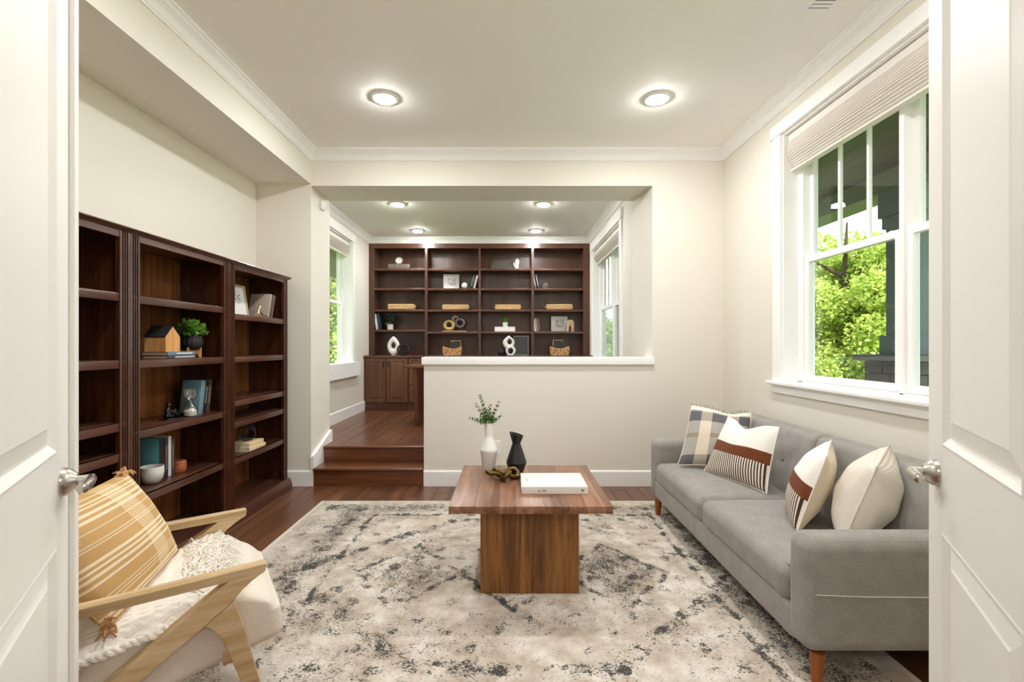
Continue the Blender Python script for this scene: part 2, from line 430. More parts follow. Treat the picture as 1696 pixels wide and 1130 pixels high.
# study walls
WIN2 = dict(y0=5.0, y1=6.44, z0=.96, z1=2.67)
WIN3 = dict(y0=5.26, y1=6.98, z0=.96, z1=2.65)
w = MB(); wall_with_hole(w, SXL-.19, SXL, YT-.02, SYB+.1, 0, SH+.02, WIN2); struct(w, 'wall_study_left', 'wall', 'left wall of the study with a window', 'wall')
w = MB(); wall_with_hole(w, SXR, SXR+.19, YT, SYB+.1, 0, SH+.02, WIN3); struct(w, 'wall_study_right', 'wall', 'right wall of the study with a tall window', 'wall')
w = MB(); w.box(SXL-.19, SXR+.19, SYB, SYB+.15, 0, SH+.02); struct(w, 'wall_study_back', 'wall', 'study back wall behind the built-in bookcase', 'wall')
w = MB(); w.box(SXL-.25, XS-.02, YT-.05, YT, 0, SH+.1); struct(w, 'wall_study_front', 'wall', 'study side of the back wall beside the pillar', 'wall')
w = MB(); w.box(-2.7, 2.3, -2.9, 7.9, H+.2, H+.35); struct(w, 'roof', 'beam', 'unseen flat slab added over the rooms to block light', 'roof')  # unseen slab added above the ceilings so no sun leaks in

# ------------------------------------------------------------------ trims
def sweep(mb, path, prof, lo=None, hi=None, m=0):
    """profile (d, z): d = distance into the room, right of the walking direction"""
    n = len(path); P = [Vector((p[0], p[1])) for p in path]; nrm = []
    for i in range(n-1):
        d = (P[i+1]-P[i]).normalized(); nrm.append(Vector((d.y, -d.x)))
    rings = []
    for i in range(n):
        a = nrm[max(i-1, 0)]; b = nrm[min(i, n-2)]; mv = (a+b)
        mv = mv/(1+a.dot(b)) if i not in (0, n-1) else (a if i else b)
        rings.append([(P[i].x+mv.x*d, P[i].y+mv.y*d, z) for d, z in prof])
    k = len(prof)
    for i in (range(n-1) if lo is None else range(lo, hi)):
        vs = rings[i]+rings[i+1]
        fs = [(j, (j+1) % k, k+(j+1) % k, k+j) for j in range(k)] + [tuple(range(k))[::-1], tuple(range(k, 2*k))]
        mb.addf(vs, fs, m)
def crown(h, drop, proj):
    q = [(0, 0), (.13, 0), (.13, .1), (.22, .16), (.30, .3), (.42, .48), (.58, .62), (.74, .72), (.80, .80), (.86, .84), (1, .88), (1, 1), (0, 1)]
    return [(d*proj, h-drop+z*drop) for d, z in q]
base_prof = lambda z: [(0, z), (.016, z), (.016, z+.128), (.013, z+.134), (.006, z+.140), (0, z+.140)]
P1 = [(XS, YF), (XS, YB), (XR, YB), (XR, YF)]
names = ['along the soffit above the left bookcases', 'along the header of the study opening', 'along the window wall above the sofa']
for i in range(3):
    mb = MB(); sweep(mb, P1, crown(H, .088, .08), i, i+1); struct(mb, 'trim_%d' % (i+2), 'trim', 'white crown moulding '+names[i], 'crown moulding')
P2 = [(SXL, YT), (SXL, 7.24), (SXR, 7.24), (SXR, YT)]
names = ['on the left wall of the study', 'above the built-in study bookcase', 'on the right wall of the study']
for i in range(3):
    mb = MB(); sweep(mb, P2, crown(SH, .09, .07), i, i+1); struct(mb, 'trim_%d' % (i+5), 'trim', 'white crown moulding '+names[i], 'crown moulding')
P3 = [(XHW, YB), (XR, YB), (XR, YF)]
for i, (nm, lb) in enumerate([('baseboard_back', 'white baseboard under the half wall'), ('baseboard_right', 'white baseboard behind the grey sofa')]):
    mb = MB(); sweep(mb, P3, base_prof(0), i, i+1); struct(mb, nm, 'trim', lb, 'baseboard')
mb = MB(); sweep(mb, [(XL, YB), (XS+.028, YB)], base_prof(0)); struct(mb, 'baseboard_pillar', 'trim', 'white baseboard across the pillar beside the bookcases', 'baseboard')
mb = MB(); mb.prism([(YB-.012, 0), (YB-.012, .262), (YB-.002, .272), (YT-.02, .425), (YT, .43), (YT, 0)], 'x', XS, XS+.028); struct(mb, 'baseboard_steps', 'trim', 'white stepped skirting on the pillar beside the steps', 'skirting')
mb = MB(); sweep(mb, [(SXL, YT), (SXL, 7.0)], base_prof(SF)); struct(mb, 'baseboard_study', 'trim', 'white baseboard under the left study window', 'baseboard')

# steps up to the study
st = thing('stairs', 'two wooden steps up to the raised study floor', 'stairs', (XHW-.5, YB, 0), kind='structure')
bx = (XHW-.5, YB, 0)
mb = MB(); mb.box(XS+.028, XHW, 4.292, 4.312, 0, .142); clean_normals(mb.build('riser', 'stepw', st, bx))
mb = MB(); mb.rbox(XS+.028, XHW, 4.268, 4.56, .140, .165, .010, 2); clean_normals(mb.build('tread', 'stepw', st, bx))
mb = MB(); mb.box(XS+.028, XHW, 4.533, 4.553, .165, .292); clean_normals(mb.build('riser', 'stepw', st, bx))
mb = MB(); mb.rbox(XS+.028, XHW, 4.510, 4.60, .290, SF+.001, .010, 2); clean_normals(mb.build('tread', 'stepw', st, bx))
mb = MB(); mb.box(XS+.028, XHW, 4.33, 4.56, 0, .139); clean_normals(mb.build('carcass', 'gap', st, bx))

# ------------------------------------------------------------------ windows
def ring(mb, X, xa, xb, ya, yb, za, zb, w, m=0, wb=None):
    wb = wb or w
    mb.box(X(xa), X(xb), ya, ya+w, za, zb, .003, m); mb.box(X(xa), X(xb), yb-w, yb, za, zb, .003, m)
    mb.box(X(xa), X(xb), ya+w, yb-w, za, za+wb, .003, m); mb.box(X(xa), X(xb), ya+w, yb-w, zb-w, zb, .003, m)
def window(name, lb, s, xw, W, units, zl, zu, head_h, cw, muntins, floorz=0):
    X = lambda o: xw+s*o
    y0, y1, z0, z1 = W['y0'], W['y1'], W['z0'], W['z1']
    r = thing(name, lb, 'window', (xw, (y0+y1)/2, z0), kind='structure'); B = (xw, (y0+y1)/2, z0)
    def fin(mb, nm, mt='trim', p=None): return clean_normals(mb.build(nm, mt, p or r, B))
    for a, b in ((y0-cw, y0), (y1, y1+cw)):
        mb = MB(); mb.box(X(-.02), X(0), a, b, z0, z1, .002); fin(mb, 'casing')
    mb = MB(); mb.box(X(-.028), X(0), y0-cw-.02, y1+cw+.02, z1, z1+head_h, .002); fin(mb, 'header_board')
    mb = MB(); mb.rbox(X(-.055), X(.11), y0-cw-.035, y1+cw+.035, z0-.024, z0, .006, 2); fin(mb, 'sill')
    mb = MB(); mb.box(X(-.02), X(0), y0-cw, y1+cw, z0-.084, z0-.024, .002); fin(mb, 'apron')
    mb = MB()
    mb.box(X(-.001), X(.19), y0-.001, y0+.012, z0, z1); mb.box(X(-.001), X(.19), y1-.012, y1+.001, z0, z1); mb.box(X(-.001), X(.19), y0+.012, y1-.012, z1-.012, z1+.001)
    mb.box(X(.11), X(.19), y0, y1, z0-.0234, z0+.002)
    fin(mb, 'jamb_liner')
    mb = MB(); sw = .042
    edges = [y0+.012]
    for a, b in units: edges += [a-sw, b+sw]
    edges.append(y1-.012)
    for i in range(0, len(edges), 2):
        if edges[i+1]-edges[i] > .004: mb.box(X(.100), X(.185), edges[i], edges[i+1], z0, z1, .002)
    mb.box(X(.100), X(.185), edges[0], edges[-1], z0, zl[0]-sw-.002, .002); mb.box(X(.110), X(.185), edges[0], edges[-1], zu[1]+sw, z1, .002)
    fin(mb, 'frame')
    for a, b in units:
        for nm, (za, zb), xo in (('sash', zl, .112), ('sash', zu, .146)):
            mb = MB(); ring(mb, X, xo, xo+.034, a-sw, b+sw, za-sw, zb+(sw if zb == zu[1] else .052), sw, 0)
            sh = fin(mb, nm)
            mb = MB(); mb.box(X(xo+.014), X(xo+.018), a-.006, b+.006, za-.006, zb+.006); fin(mb, 'pane', 'glass', sh)
            if zb == zu[1]:
                for k in range(1, muntins+1):
                    yy = a+(b-a)*k/(muntins+1)
                    mb = MB(); mb.box(X(xo+.006), X(xo+.026), yy-.009, yy+.009, za, zb); fin(mb, 'muntin', 'trim', sh)
    return r
def shade(lb, s, xw, W, zb, hang=.035):
    X = lambda o: xw+s*o
    y0, y1, zt = W['y0']+.016, W['y1']-.016, W['z1']-.016
    r = thing('pleated_shade', lb, 'window shade', (xw, (y0+y1)/2, zt)); B = (xw, (y0+y1)/2, zt)
    mb = MB(); mb.box(X(.028), X(.088), y0, y1, zt-.045, zt, .003); clean_normals(mb.build('head_rail', 'shade', r, B))
    n = 13; f = []; bk = []
    ztop = zt-.045; zbb = zb+.018
    for i in range(4*n+1):
        t = i/(4*n); z = ztop+(zbb-ztop)*t
        xo = .034+.050*max(0, t-.35)**2/.42-.010*math.sin(PI*min(t*1.4, 1))-(0, .009, .012, .009)[i % 4]
        f.append((X(xo), z)); bk.append((X(xo+.05-.02*t), z))
    mb = MB()
    for k in range(n):     # each pleat a narrow folded strip
        q = f[4*k:4*k+5]; mb.prism(q+[bk[4*k+4], bk[4*k]], 'y', y0, y1)
    clean_normals(mb.build('pleats', 'shade', r, B, kind='stuff'))
    mb = MB(); mb.box(X(.046), X(.080), y0, y1, zb+.004, zb+.018, .003); clean_normals(mb.build('bottom_rail', 'shade', r, B))
window('window_1', 'large white double window above the grey sofa', 1, XR, WIN1, [(1.695, 2.425), (2.54, 3.27)], (1.065, 1.830), (1.892, 2.70), .085, .10, 2)
shade('white pleated shade gathered at the top of the window above the sofa', 1, XR, WIN1, 2.49)
window('window_2', 'white window on the left wall of the study beyond the pillar', -1, SXL, WIN2, [(5.07, 5.66), (5.78, 6.37)], (1.03, 1.80), (1.86, 2.60), .11, .10, 0)
shade('white pleated shade at the top of the left study window', -1, SXL, WIN2, 2.46)
window('window_3', 'white window on the right wall of the study beside the built-in bookcase', 1, SXR, WIN3, [(5.33, 6.06), (6.18, 6.91)], (1.03, 1.76), (1.82, 2.58), .12, .10, 2)
shade('white pleated shade at the top of the right study window', 1, SXR, WIN3, 2.43)

# ------------------------------------------------------------------ double doors
def door(name, lb, xe, ye, dx, dy, side, wdt=.72, scale=1.0):
    """(xe, ye) leading edge, (dx, dy) direction hinge->edge; local x from the edge (0) back to the hinge (-w), local y = room-facing normal"""
    r = thing(name, lb, 'door', (0, 0, 0), kind='structure')
    X = Vector((dx, dy, 0)).normalized(); Y = Vector((0, 0, 1)).cross(X)
    r.matrix_world = Matrix(((X.x, Y.x, 0, xe), (X.y, Y.y, 0, ye), (0, 0, 1, .01), (0, 0, 0, 1)))
    sg = -1 if side > 0 else 1     # the face towards the room looks along local y*sg
    th = .035; ht = 2.44; st = .128
    rails = [(0, .24), (.822-.01, 1.018), (ht-.13, ht)]
    mb = MB()
    mb.box(-st, 0, 0, -sg*th, 0, ht, .002); mb.box(-wdt, -wdt+st, 0, -sg*th, 0, ht, .002)
    for a, b in rails: mb.box(-wdt+st, -st, 0, -sg*th, a, b)
    clean_normals(mb.build('door_slab', 'door', r))
    for (za, zb) in ((.24, .812), (1.018, ht-.13)):
        mb = MB(); xa, xb = -wdt+st, -st
        for fy, q in ((0, -sg), (-sg*th, sg)):
            pr = [(0, 0), (.006, -.001), (.014, .004), (.024, .010), (.030, .010), (.060, .004), (.066, .002)]
            rg = [[(xa+i, fy+q*d, za+i), (xb-i, fy+q*d, za+i), (xb-i, fy+q*d, zb-i), (xa+i, fy+q*d, zb-i)] for i, d in pr]
            vs = [p for g in rg for p in g]; fs = []
            for k in range(len(rg)-1):
                for j in range(4): fs.append((k*4+j, k*4+(j+1) % 4, k*4+4+(j+1) % 4, k*4+4+j))
            e = (len(rg)-1)*4; fs.append((e, e+1, e+2, e+3)); mb.addf(vs, fs)
        mb.build('panel', 'door', r)
    if side > 0:
        mb = MB(); mb.box(-.014, .03, 0, sg*.012, 0, ht, .003); mb.build('astragal', 'door', r)
    # lever handle
    hx, hz = (-.083 if side > 0 else -.086), .955-.01
    h = MB(); h.lathe([(.033, 0), (.033, .006), (.028, .016), (.020, .024), (.017, .028)], 0, 0, 28)
    h.xf(Matrix.Translation((hx, 0, hz)) @ Matrix.Rotation(-sg*PI/2, 4, 'X'))
    lv = h.build('lever_handle', 'nickel', r)
    g = MB(); g.cyl((hx, sg*.022, hz), (hx, sg*.058, hz), .0115, .0115, 18); clean_normals(g.build('neck', 'nickel', lv))
    g = MB(); g.tube([(hx+.011, sg*.049, hz), (hx, sg*.051, hz), (hx-.025, sg*.052, hz-.001), (hx-.050, sg*.050, hz-.003), (hx-.072, sg*.047, hz-.004), (hx-.077, sg*.046, hz-.004)],
                     [.006, .0115, .0120, .0125, .0120, .005], 14); clean_normals(g.build('grip', 'nickel', lv))
    return r
door('door_1', 'white two-panel door standing open on the left with lever handle', -1.073, 1.167, -.545, .838, 1)
door('door_2', 'white two-panel door standing open on the right with lever handle', 1.104, 1.253, .508, .861, -1)
# ------------------------------------------------------------------ recessed lamps
def lamp(x, y, z, lb, w, group=None, r=.095):
    t = thing('recessed_light', lb, 'ceiling light', (x, y, z), group=group)
    mb = MB(); mb.lathe([(r, 0), (r, -.004), (r-.006, -.010), (r-.022, -.013), (r-.028, -.010), (r-.03, -.004)], 0, 0, 40); mb.build('trim_ring', 'trim', t)
    mb = MB(); k = r-.029; mb.lathe([(k*.94, -.006), (k*.9, -.016), (k*.72, -.024), (k*.4, -.0295), (0, -.031)], 0, 0, 36); mb.build('lens', 'lens', t)
    ld = bpy.data.lights.new('lamp', 'AREA'); ld.shape = 'DISK'; ld.size = 2*k; ld.energy = w; ld.color = (1, .988, .970)
    lo = bpy.data.objects.new('lamp', ld); COL.objects.link(lo); lo.parent = t; lo.location = (0, 0, -.036)
    return t
lamp(-.876, 3.376, H, 'round recessed light on the left of the sitting room ceiling', LAMP_W)
lamp(1.054, 3.384, H, 'round recessed light on the right of the sitting room ceiling, nearer the window', LAMP_W)
lamp(-.876, 1.55, H, 'unseen round recessed light added above the armchair', LAMP_W)  # this near pair is added out of view to light the room
lamp(1.054, 1.55, H, 'unseen round recessed light added above the near end of the sofa', LAMP_W)
lamp(-1.283, 5.51, SH, 'recessed light in the study ceiling, front left of the four', STUDY_W)
lamp(.405, 5.51, SH, 'recessed light in the study ceiling, front right of the four', STUDY_W)
lamp(-1.29, 6.79, SH, 'recessed light close to the left half of the study bookcase', STUDY_W)
lamp(.395, 6.79, SH, 'recessed light close to the right half of the study bookcase', STUDY_W)
lamp(-.9, -1.5, 2.75, 'unseen fill light added in the hall ceiling on the left', HALL_FILL_W)  # both hall lamps are added, unseen, as fill from behind the camera
lamp(.9, -1.5, 2.75, 'unseen fill light added in the hall ceiling on the right', HALL_FILL_W)

# ceiling vent, sensor, outlet
t = thing('ceiling_vent', 'small white slotted air vent in the ceiling near the window', 'vent', (1.607, 2.36, H))
mb = MB(); mb.box(-.07, .07, -.16, -.13, -.006, 0, .001); mb.box(-.07, .07, .13, .155, -.006, 0, .001); mb.box(-.07, -.052, -.13, .13, -.006, 0, .001); mb.box(.052, .07, -.13, .13, -.006, 0, .001); clean_normals(mb.build('vent_frame', 'trim', t))
mb = MB(); mb.box(-.052, .052, -.13, .13, -.0015, 0); mb.build('backing', 'black', t)
for k in range(10):
    mb = MB(); y = -.122+k*.0275; mb.box(-.052, .052, y-.010, y+.010, -.005, -.001, .001); clean_normals(mb.build('slat', 'trim', t))
t = thing('motion_sensor', 'small white motion sensor high on the pillar edge', 'sensor', (XS, 4.545, 2.60))
mb = MB(); mb.rbox(0, .03, -.030, .030, -.045, .045, .012, 3); mb.build('housing', 'plastic', t)
mb = MB(); mb.sphere((.022, 0, -.004), .024, 16, 0, (.9, .9, 1.2)); mb.build('lens', 'white', t)
t = thing('wall_outlet', 'white wall outlet low on the half wall behind the white vase', 'outlet', (-.105, YB, .345))
mb = MB(); mb.box(-.036, .036, -.006, 0, -.06, .06, .002); clean_normals(mb.build('cover_plate', 'plastic', t))
for z in (-.024, .024):
    mb = MB(); mb.rbox(-.016, .016, -.0085, -.005, z-.014, z+.014, .0015, 1); clean_normals(mb.build('socket', 'white', t))

# ------------------------------------------------------------------ books
def book(lb, loc, dep, th, ht, cover, rz=0, tilt=0, lay=False, group=None, name='book', fan=0, pages='paper', soft=.0015, title=None, spine=None):
    """spine looks along local +x, thickness along y (0..th), height along z; lay: spine flat, thickness up"""
    t = thing(name, lb, 'book', loc, group=group)
    R = Matrix.Rotation(rz, 4, 'Z') @ (Matrix.Rotation(PI/2, 4, 'X') if lay else Matrix.Rotation(tilt, 4, 'X'))
    t.rotation_euler = R.to_euler()
    mb = MB(); b = .0028
    mb.box(-dep, 0, 0, b, 0, ht, .001); mb.box(-dep, 0, th-b, th, 0, ht, .001); mb.rbox(-b*1.2, .0015, 0, th, 0, ht, .002, 1)
    clean_normals(mb.build('cover', cover, t))
    if spine:
        mb = MB(); mb.rbox(-b, .0022, -.0004, th+.0004, .0004, ht-.0004, .002, 1); clean_normals(mb.build('spine', spine, t))
    mb = MB(); mb.box(-dep+.004, -b, b, th-b, .003, ht-.003); clean_normals(mb.build('pages', pages, t))
    if title:     # small printed strokes along the spine
        mb = MB(); z = ht*title[1]; zz = ht*title[2]
        while z < zz:
            l = random.uniform(.004, .012); mb.box(.0015, .0019, th*.33, th*.67, z, z+l); z += l+.004
        mb.build('spine_print', title[0], t, kind='stuff')
    return t
def col(name, r, g, b, rough=.55, var=.05): 
    if name not in M: M[name] = flat(name, lin(r, g, b), rough, 0, .4, var, 12)
    return name

# ------------------------------------------------------------------ left bookcases
XBF = -1.94
def bookcase(lb, y0, y1, shelves, stiles=(True, True), end_cap=False):
    yc = (y0+y1)/2
    t = thing('bookcase', lb, 'bookcase', (XBF-.17, yc, 0)); B = (XBF-.17, yc, 0)
    def fin(mb, nm, mt='cherry'): return clean_normals(mb.build(nm, mt, t, B))
    a, b = y0+.001, y1-.001; top = 1.846
    mb = MB(); mb.box(XL+.004, XBF-.012, a, a+.02, .0, top); fin(mb, 'side_panel')
    mb = MB(); mb.box(XL+.004, XBF-.012, b-.02, b, .0, top); fin(mb, 'side_panel')
    mb = MB(); mb.box(XL+.004, XL+.012, a+.02, b-.02, .06, top); fin(mb, 'back_panel', 'cherry_back')
    for s0, s1 in ((a, a+.064), (b-.064, b)):     # fluted stiles
        poly = [(s0, XBF-.022), (s0, XBF)]
        for k in (.30, .52, .74):
            y = s0+(s1-s0)*k; poly += [(y-.005, XBF), (y-.003, XBF-.006), (y+.003, XBF-.006), (y+.005, XBF)]
        poly += [(s1, XBF), (s1, XBF-.022)]
        mb = MB(); mb.prism([(x, y) for y, x in poly], 'z', .10, 1.846); fin(mb, 'stile')
    mb = MB(); mb.box(XBF-.022, XBF-.002, a+.064, b-.064, 1.812, 1.846, .001); fin(mb, 'top_rail', 'cherryh')
    mb = MB(); cb = b+(.028 if end_cap else 0)
    mb.prism([(XL+.004, 1.846), (XBF+.004, 1.846), (XBF+.010, 1.852), (XBF+.020, 1.858), (XBF+.024, 1.863), (XBF+.022, 1.868), (XL+.004, 1.868)], 'y', a, cb); fin(mb, 'top_board', 'cherryh')
    mb = MB(); mb.prism([(XL+.004, .0), (XBF+.028, 0), (XBF+.028, .055), (XBF+.024, .062), (XBF+.020, .075), (XBF+.012, .088), (XBF+.006, .10), (XL+.004, .10)], 'y', a, cb); fin(mb, 'plinth', 'cherryh')
    for z in shelves:
        mb = MB(); mb.rbox(XL+.013, XBF-.004, a+.021, b-.021, z-.020, z, .002, 1); mb.rbox(XBF-.026, XBF-.003, a+.064, b-.064, z-.042, z, .003, 1); fin(mb, 'shelf', 'cherryh')
    return t
bookcase('dark cherry bookcase nearest the armchair, mostly hidden by the open left door', 1.575, 2.447, [1.532, 1.195, .880, .727, .46])
bookcase('dark cherry bookcase in the middle, holding the wooden house and the teal book', 2.447, 3.319, [1.531, 1.190, .818, .468])
bookcase('dark cherry bookcase beside the pillar, with a picture frame on its upper shelf', 3.319, 4.191, [1.495, 1.187, .873, .7215, .46], end_cap=True)

# --- middle bookcase, second shelf: two flat books, house, planter
Z = 1.190
book('dark grey hardcover lying under the blue book below the wooden house', (-1.955, 2.985, Z+.0005), .150, .021, .245, col('book_charcoal', 66, 66, 70), lay=True, title=('book_white', .08, .75), pages='kraft') if col('book_white', 236, 234, 230) and col('kraft', 176, 146, 110) else None
book('slate blue hardcover lying directly under the wooden house', (-1.958, 2.980, Z+.022), .150, .020, .240, col('book_slate', 104, 122, 140), lay=True, title=('book_white', .12, .7), pages='kraft')
hz = Z+.0425
t = thing('wooden_house', 'little wooden house ornament with black roof standing on two books', 'ornament', (-2.032, 2.802, hz))
mb = MB(); mb.prism([(-.060, 0), (.060, 0), (.060, .085), (0, .146), (-.060, .085)], 'x', -.062, .062); clean_normals(mb.build('house_body', 'pine', t))
mb = MB(); mb.prism([(-.064, .083), (-.064, .089), (0, .153), (.064, .089), (.064, .083), (0, .1465)], 'x', -.0625, .060); clean_normals(mb.build('roof', 'roof_black', t))
def leafmesh(mb, p, d, up, L, W, fold=.18, m=0):
    d = d.normalized(); s = d.cross(up).normalized(); u = s.cross(d)
    q = [p, p+d*L*.35+s*W*.5+u*L*fold*.5, p+d*L*.75+s*W*.38+u*L*fold*.35, p+d*L, p+d*L*.75-s*W*.38+u*L*fold*.35, p+d*L*.35-s*W*.5+u*L*fold*.5, p+d*L*.4, p+d*L*.75]
    mb.addf(q, [(0, 1, 6), (0, 6, 5), (1, 2, 7, 6), (6, 7, 4, 5), (2, 3, 7), (7, 3, 4)], m, True)
def rdir(zmin=-.2):
    while True:
        v = Vector((random.uniform(-1, 1), random.uniform(-1, 1), random.uniform(zmin, 1)))
        if .1 < v.length < 1: return v.normalized()
def bush(mb, c, r, n, L, W, zmin=-.1, squash=1.0):
    for _ in range(n):
        d = rdir(zmin); p = Vector(c)+Vector((d.x*r, d.y*r, d.z*r*squash))*random.uniform(.45, 1)
        dd = (d+rdir(-.6)*.7).normalized(); leafmesh(mb, p, dd, Vector((.1, .2, 1)), L*random.uniform(.7, 1.2), W*random.uniform(.7, 1.2))
px = -2.055; py = 3.085
t = thing('potted_plant', 'leafy green plant in a ribbed black pot on a wooden stand', 'plant', (px, py, Z))
def rib(p):
    a = math.atan2(p[1], p[0]); r = math.hypot(p[0], p[1]); k = 1+.03*math.cos(16*a) if .02 < p[2]-0 else 1
    return (p[0]*k, p[1]*k, p[2])
mb = MB(); mb.lathe([(.0, .052), (.045, .052), (.058, .062), (.068, .085), (.070, .105), (.064, .128), (.060, .140), (.055, .140), (.058, .11), (0, .108)], 0, 0, 64, fn=rib); mb.build('pot', 'black', t)
mb = MB()
for a in (0, PI/2):
    st0 = len(mb.v)
    arch = [(-.060, 0), (-.050, 0), (-.038, .022), (0, .036), (.038, .022), (.050, 0), (.060, 0), (.060, .070), (.050, .070), (.050, .050), (-.050, .050), (-.050, .070), (-.060, .070)]
    mb.prism(arch, 'y', -.006, .006); mb.xf(Matrix.Rotation(a+.35, 4, 'Z'), st0)
clean_normals(mb.build('plant_stand', 'pine', t))
mb = MB(); bush(mb, (0, 0, .165), .085, 230, .040, .030, -.15, .8); mb.build('foliage', 'leaf_bright', t, kind='stuff')

# third shelf: leaning books, hourglass, figurine
Z = .818
y = 3.128
for lb, w, d, h, c_, ti, pr in [
    ('teal-grey hardcover leaning beside the hourglass', .044, .125, .222, col('book_teal_grey', 108, 142, 152), .17, None),
    ('black hardcover leaning second behind the hourglass', .034, .125, .222, col('book_black', 36, 34, 36), .17, ('book_grey', .3, .8)),
    ('brown hardcover leaning outermost behind the hourglass', .036, .125, .222, col('book_brown', 84, 66, 56), .17, ('book_grey', .3, .8))]:
    col('book_grey', 150, 146, 140)
    book(lb, (-2.035, y, Z+.001), d, w, h, c_, 0, -ti, title=pr); y += w+.0025
t = thing('hourglass', 'glass hourglass with white sand in front of the leaning books', 'hourglass', (-2.020, 3.03, Z))
mb = MB(); mb.lathe([(.038, .002), (.040, .006), (.040, .045), (.034, .062), (.012, .080), (.006, .088), (.012, .096), (.034, .114), (.040, .130), (.040, .172), (.038, .172), (.038, .130), (.032, .115), (.010, .097), (.004, .088), (.010, .079), (.032, .061), (.038, .045), (.038, .008), (0, .006)], 0, 0, 28); mb.build('glass_bulbs', 'clear', t) if M.setdefault('clear', glass(.16, 'clear_glass')) else None
mb = MB(); mb.lathe([(0, .007), (.0365, .007), (.0365, .035), (.02, .046), (0, .050)], 0, 0, 24); mb.build('sand', 'offwhite', t)
t = thing('figurine', 'small black reclining figurine beside the hourglass', 'ornament', (-2.075, 2.955, Z))
mb = MB(); mb.tube([(0, -.075, .022), (0, -.03, .020), (0, .0, .024), (0, .04, .022)], [.012, .021, .022, .014], 12)
mb.tube([(0, .03, .022), (.005, .0, .05), (.0, -.03, .022)], [.011, .012, .012], 10); mb.tube([(0, -.045, .02), (0, -.055, .05), (0, -.045, .072)], [.018, .016, .009], 12)
mb.sphere((0, -.043, .085), .016, 14); mb.tube([(.01, -.055, .055), (.03, -.03, .04), (.025, .01, .014)], [.008, .007, .006], 8); mb.tube([(0, .03, .02), (.01, .07, .012), (.012, .095, .012)], [.013, .010, .007], 10)
mb.rbox(-.03, .035, -.09, .10, 0, .008, .004, 2); mb.build('body', 'blackg', t)
# fourth shelf: upright books, bowl, round wooden box
Z = .468; y = 2.838
for lb, w, d, h, c_, pr in [
    ('teal hardcover standing behind the speckled bowl', .040, .185, .241, col('book_teal', 106, 176, 186), None),
    ('purple-black hardcover in the row behind the speckled bowl', .028, .185, .238, col('book_plum', 58, 44, 58), ('book_grey', .2, .8)),
    ('white hardcover in the row behind the speckled bowl', .024, .185, .244, 'book_white', None),
    ('dark grey paperback at the end beside the round wooden box', .026, .185, .228, col('book_grey_dark', 72, 72, 70), ('book_grey', .2, .8))]:
    book(lb, (-2.075, y, Z+.0005), d, w, h, c_, title=pr, spine='book_black' if 'teal hard' in lb else None); y += w+.002
def bowlmat():
    t = NT('speckled_glaze', .3); x, y, z = t.sep(t.co()); n = t.noise(t.co(), 30, 4)
    f = t.add(t.mul(z, 9), t.mul(n, .6)); t.set('Base Color', t.ramp(f, [(.3, lin(150, 140, 128)), (.6, lin(206, 200, 194)), (.9, lin(232, 230, 226))])); return t.mat
M['glaze'] = bowlmat()
t = thing('bowl', 'grey and white speckled ceramic bowl in front of the teal book', 'bowl', (-2.075, 2.775, Z))
mb = MB(); mb.lathe([(.034, 0), (.044, .006), (.056, .03), (.061, .06), (.060, .098), (.056, .098), (.056, .06), (.048, .03), (0, .014)], 0, 0, 36); mb.build('bowl_body', 'glaze', t)
t = thing('wooden_box', 'round turned wooden box beside the upright books', 'box', (-2.085, 3.015, Z))
mb = MB(); mb.lathe([(.034, 0), (.042, .01), (.044, .04), (.042, .058), (.038, .060), (.043, .062), (.040, .072), (0, .076)], 0, 0, 28); mb.build('box_body', 'terracotta', t)
# right bookcase
Z = 1.495
t = thing('picture_frame', 'pale framed botanical print leaning on the upper shelf beside the pillar', 'picture frame', (-2.105, 3.755, Z), rot=(0, -.16, 0.0))
mb = MB(); W2, Hh = .115, .255
for (a, b, c_, d) in ((-W2, W2, 0, .018), (-W2, W2, Hh-.018, Hh), (-W2, -W2+.018, .018, Hh-.018), (W2-.018, W2, .018, Hh-.018)): mb.box(-.012, .006, a, b, c_, d, .001)
clean_normals(mb.build('frame', 'frame_wood', t)) if M.setdefault('frame_wood', flat('frame_wood', lin(190, 176, 146), .5)) else None
def botanical():
    t_ = NT('botanical_print', .4); x, y, z = t_.sep(t_.co())
    n = t_.noise(t_.co(), 55, 4, .7); r = t_.m('SQRT', t_.add(t_.m('POWER', y, 2), t_.m('POWER', t_.sub(z, .15), 2)))
    f = t_.mul(t_.sub(1, t_.step(r, .03, .06)), t_.step(n, .5, .54)); t_.set('Base Color', t_.mix(f, lin(236, 236, 232), lin(70, 84, 74))); return t_.mat
mb = MB(); mb.box(-.010, -.002, -W2+.017, W2-.017, .017, Hh-.017); mb.build('print', botanical(), t)
y = 3.945
for lb, w, d, h, c_, ti in [('taupe hardcover leaning behind the gold antler ornament', .026, .165, .213, col('book_taupe', 172, 156, 144), .28),
    ('charcoal hardcover leaning second on the shelf beside the pillar', .026, .160, .213, col('book_charcoal2', 78, 70, 66), .28),
    ('grey hardcover leaning outermost on the shelf beside the pillar', .026, .160, .210, col('book_warm_grey', 112, 100, 94), .28)]:
    book(lb, (-1.995, y, Z+.001), d, w, h, c_, 0, -ti, title=None); y += w+.003
t = thing('antler_ornament', 'gold branching antler ornament in front of the taupe book', 'ornament', (-1.972, 3.78, Z))
mb = MB()
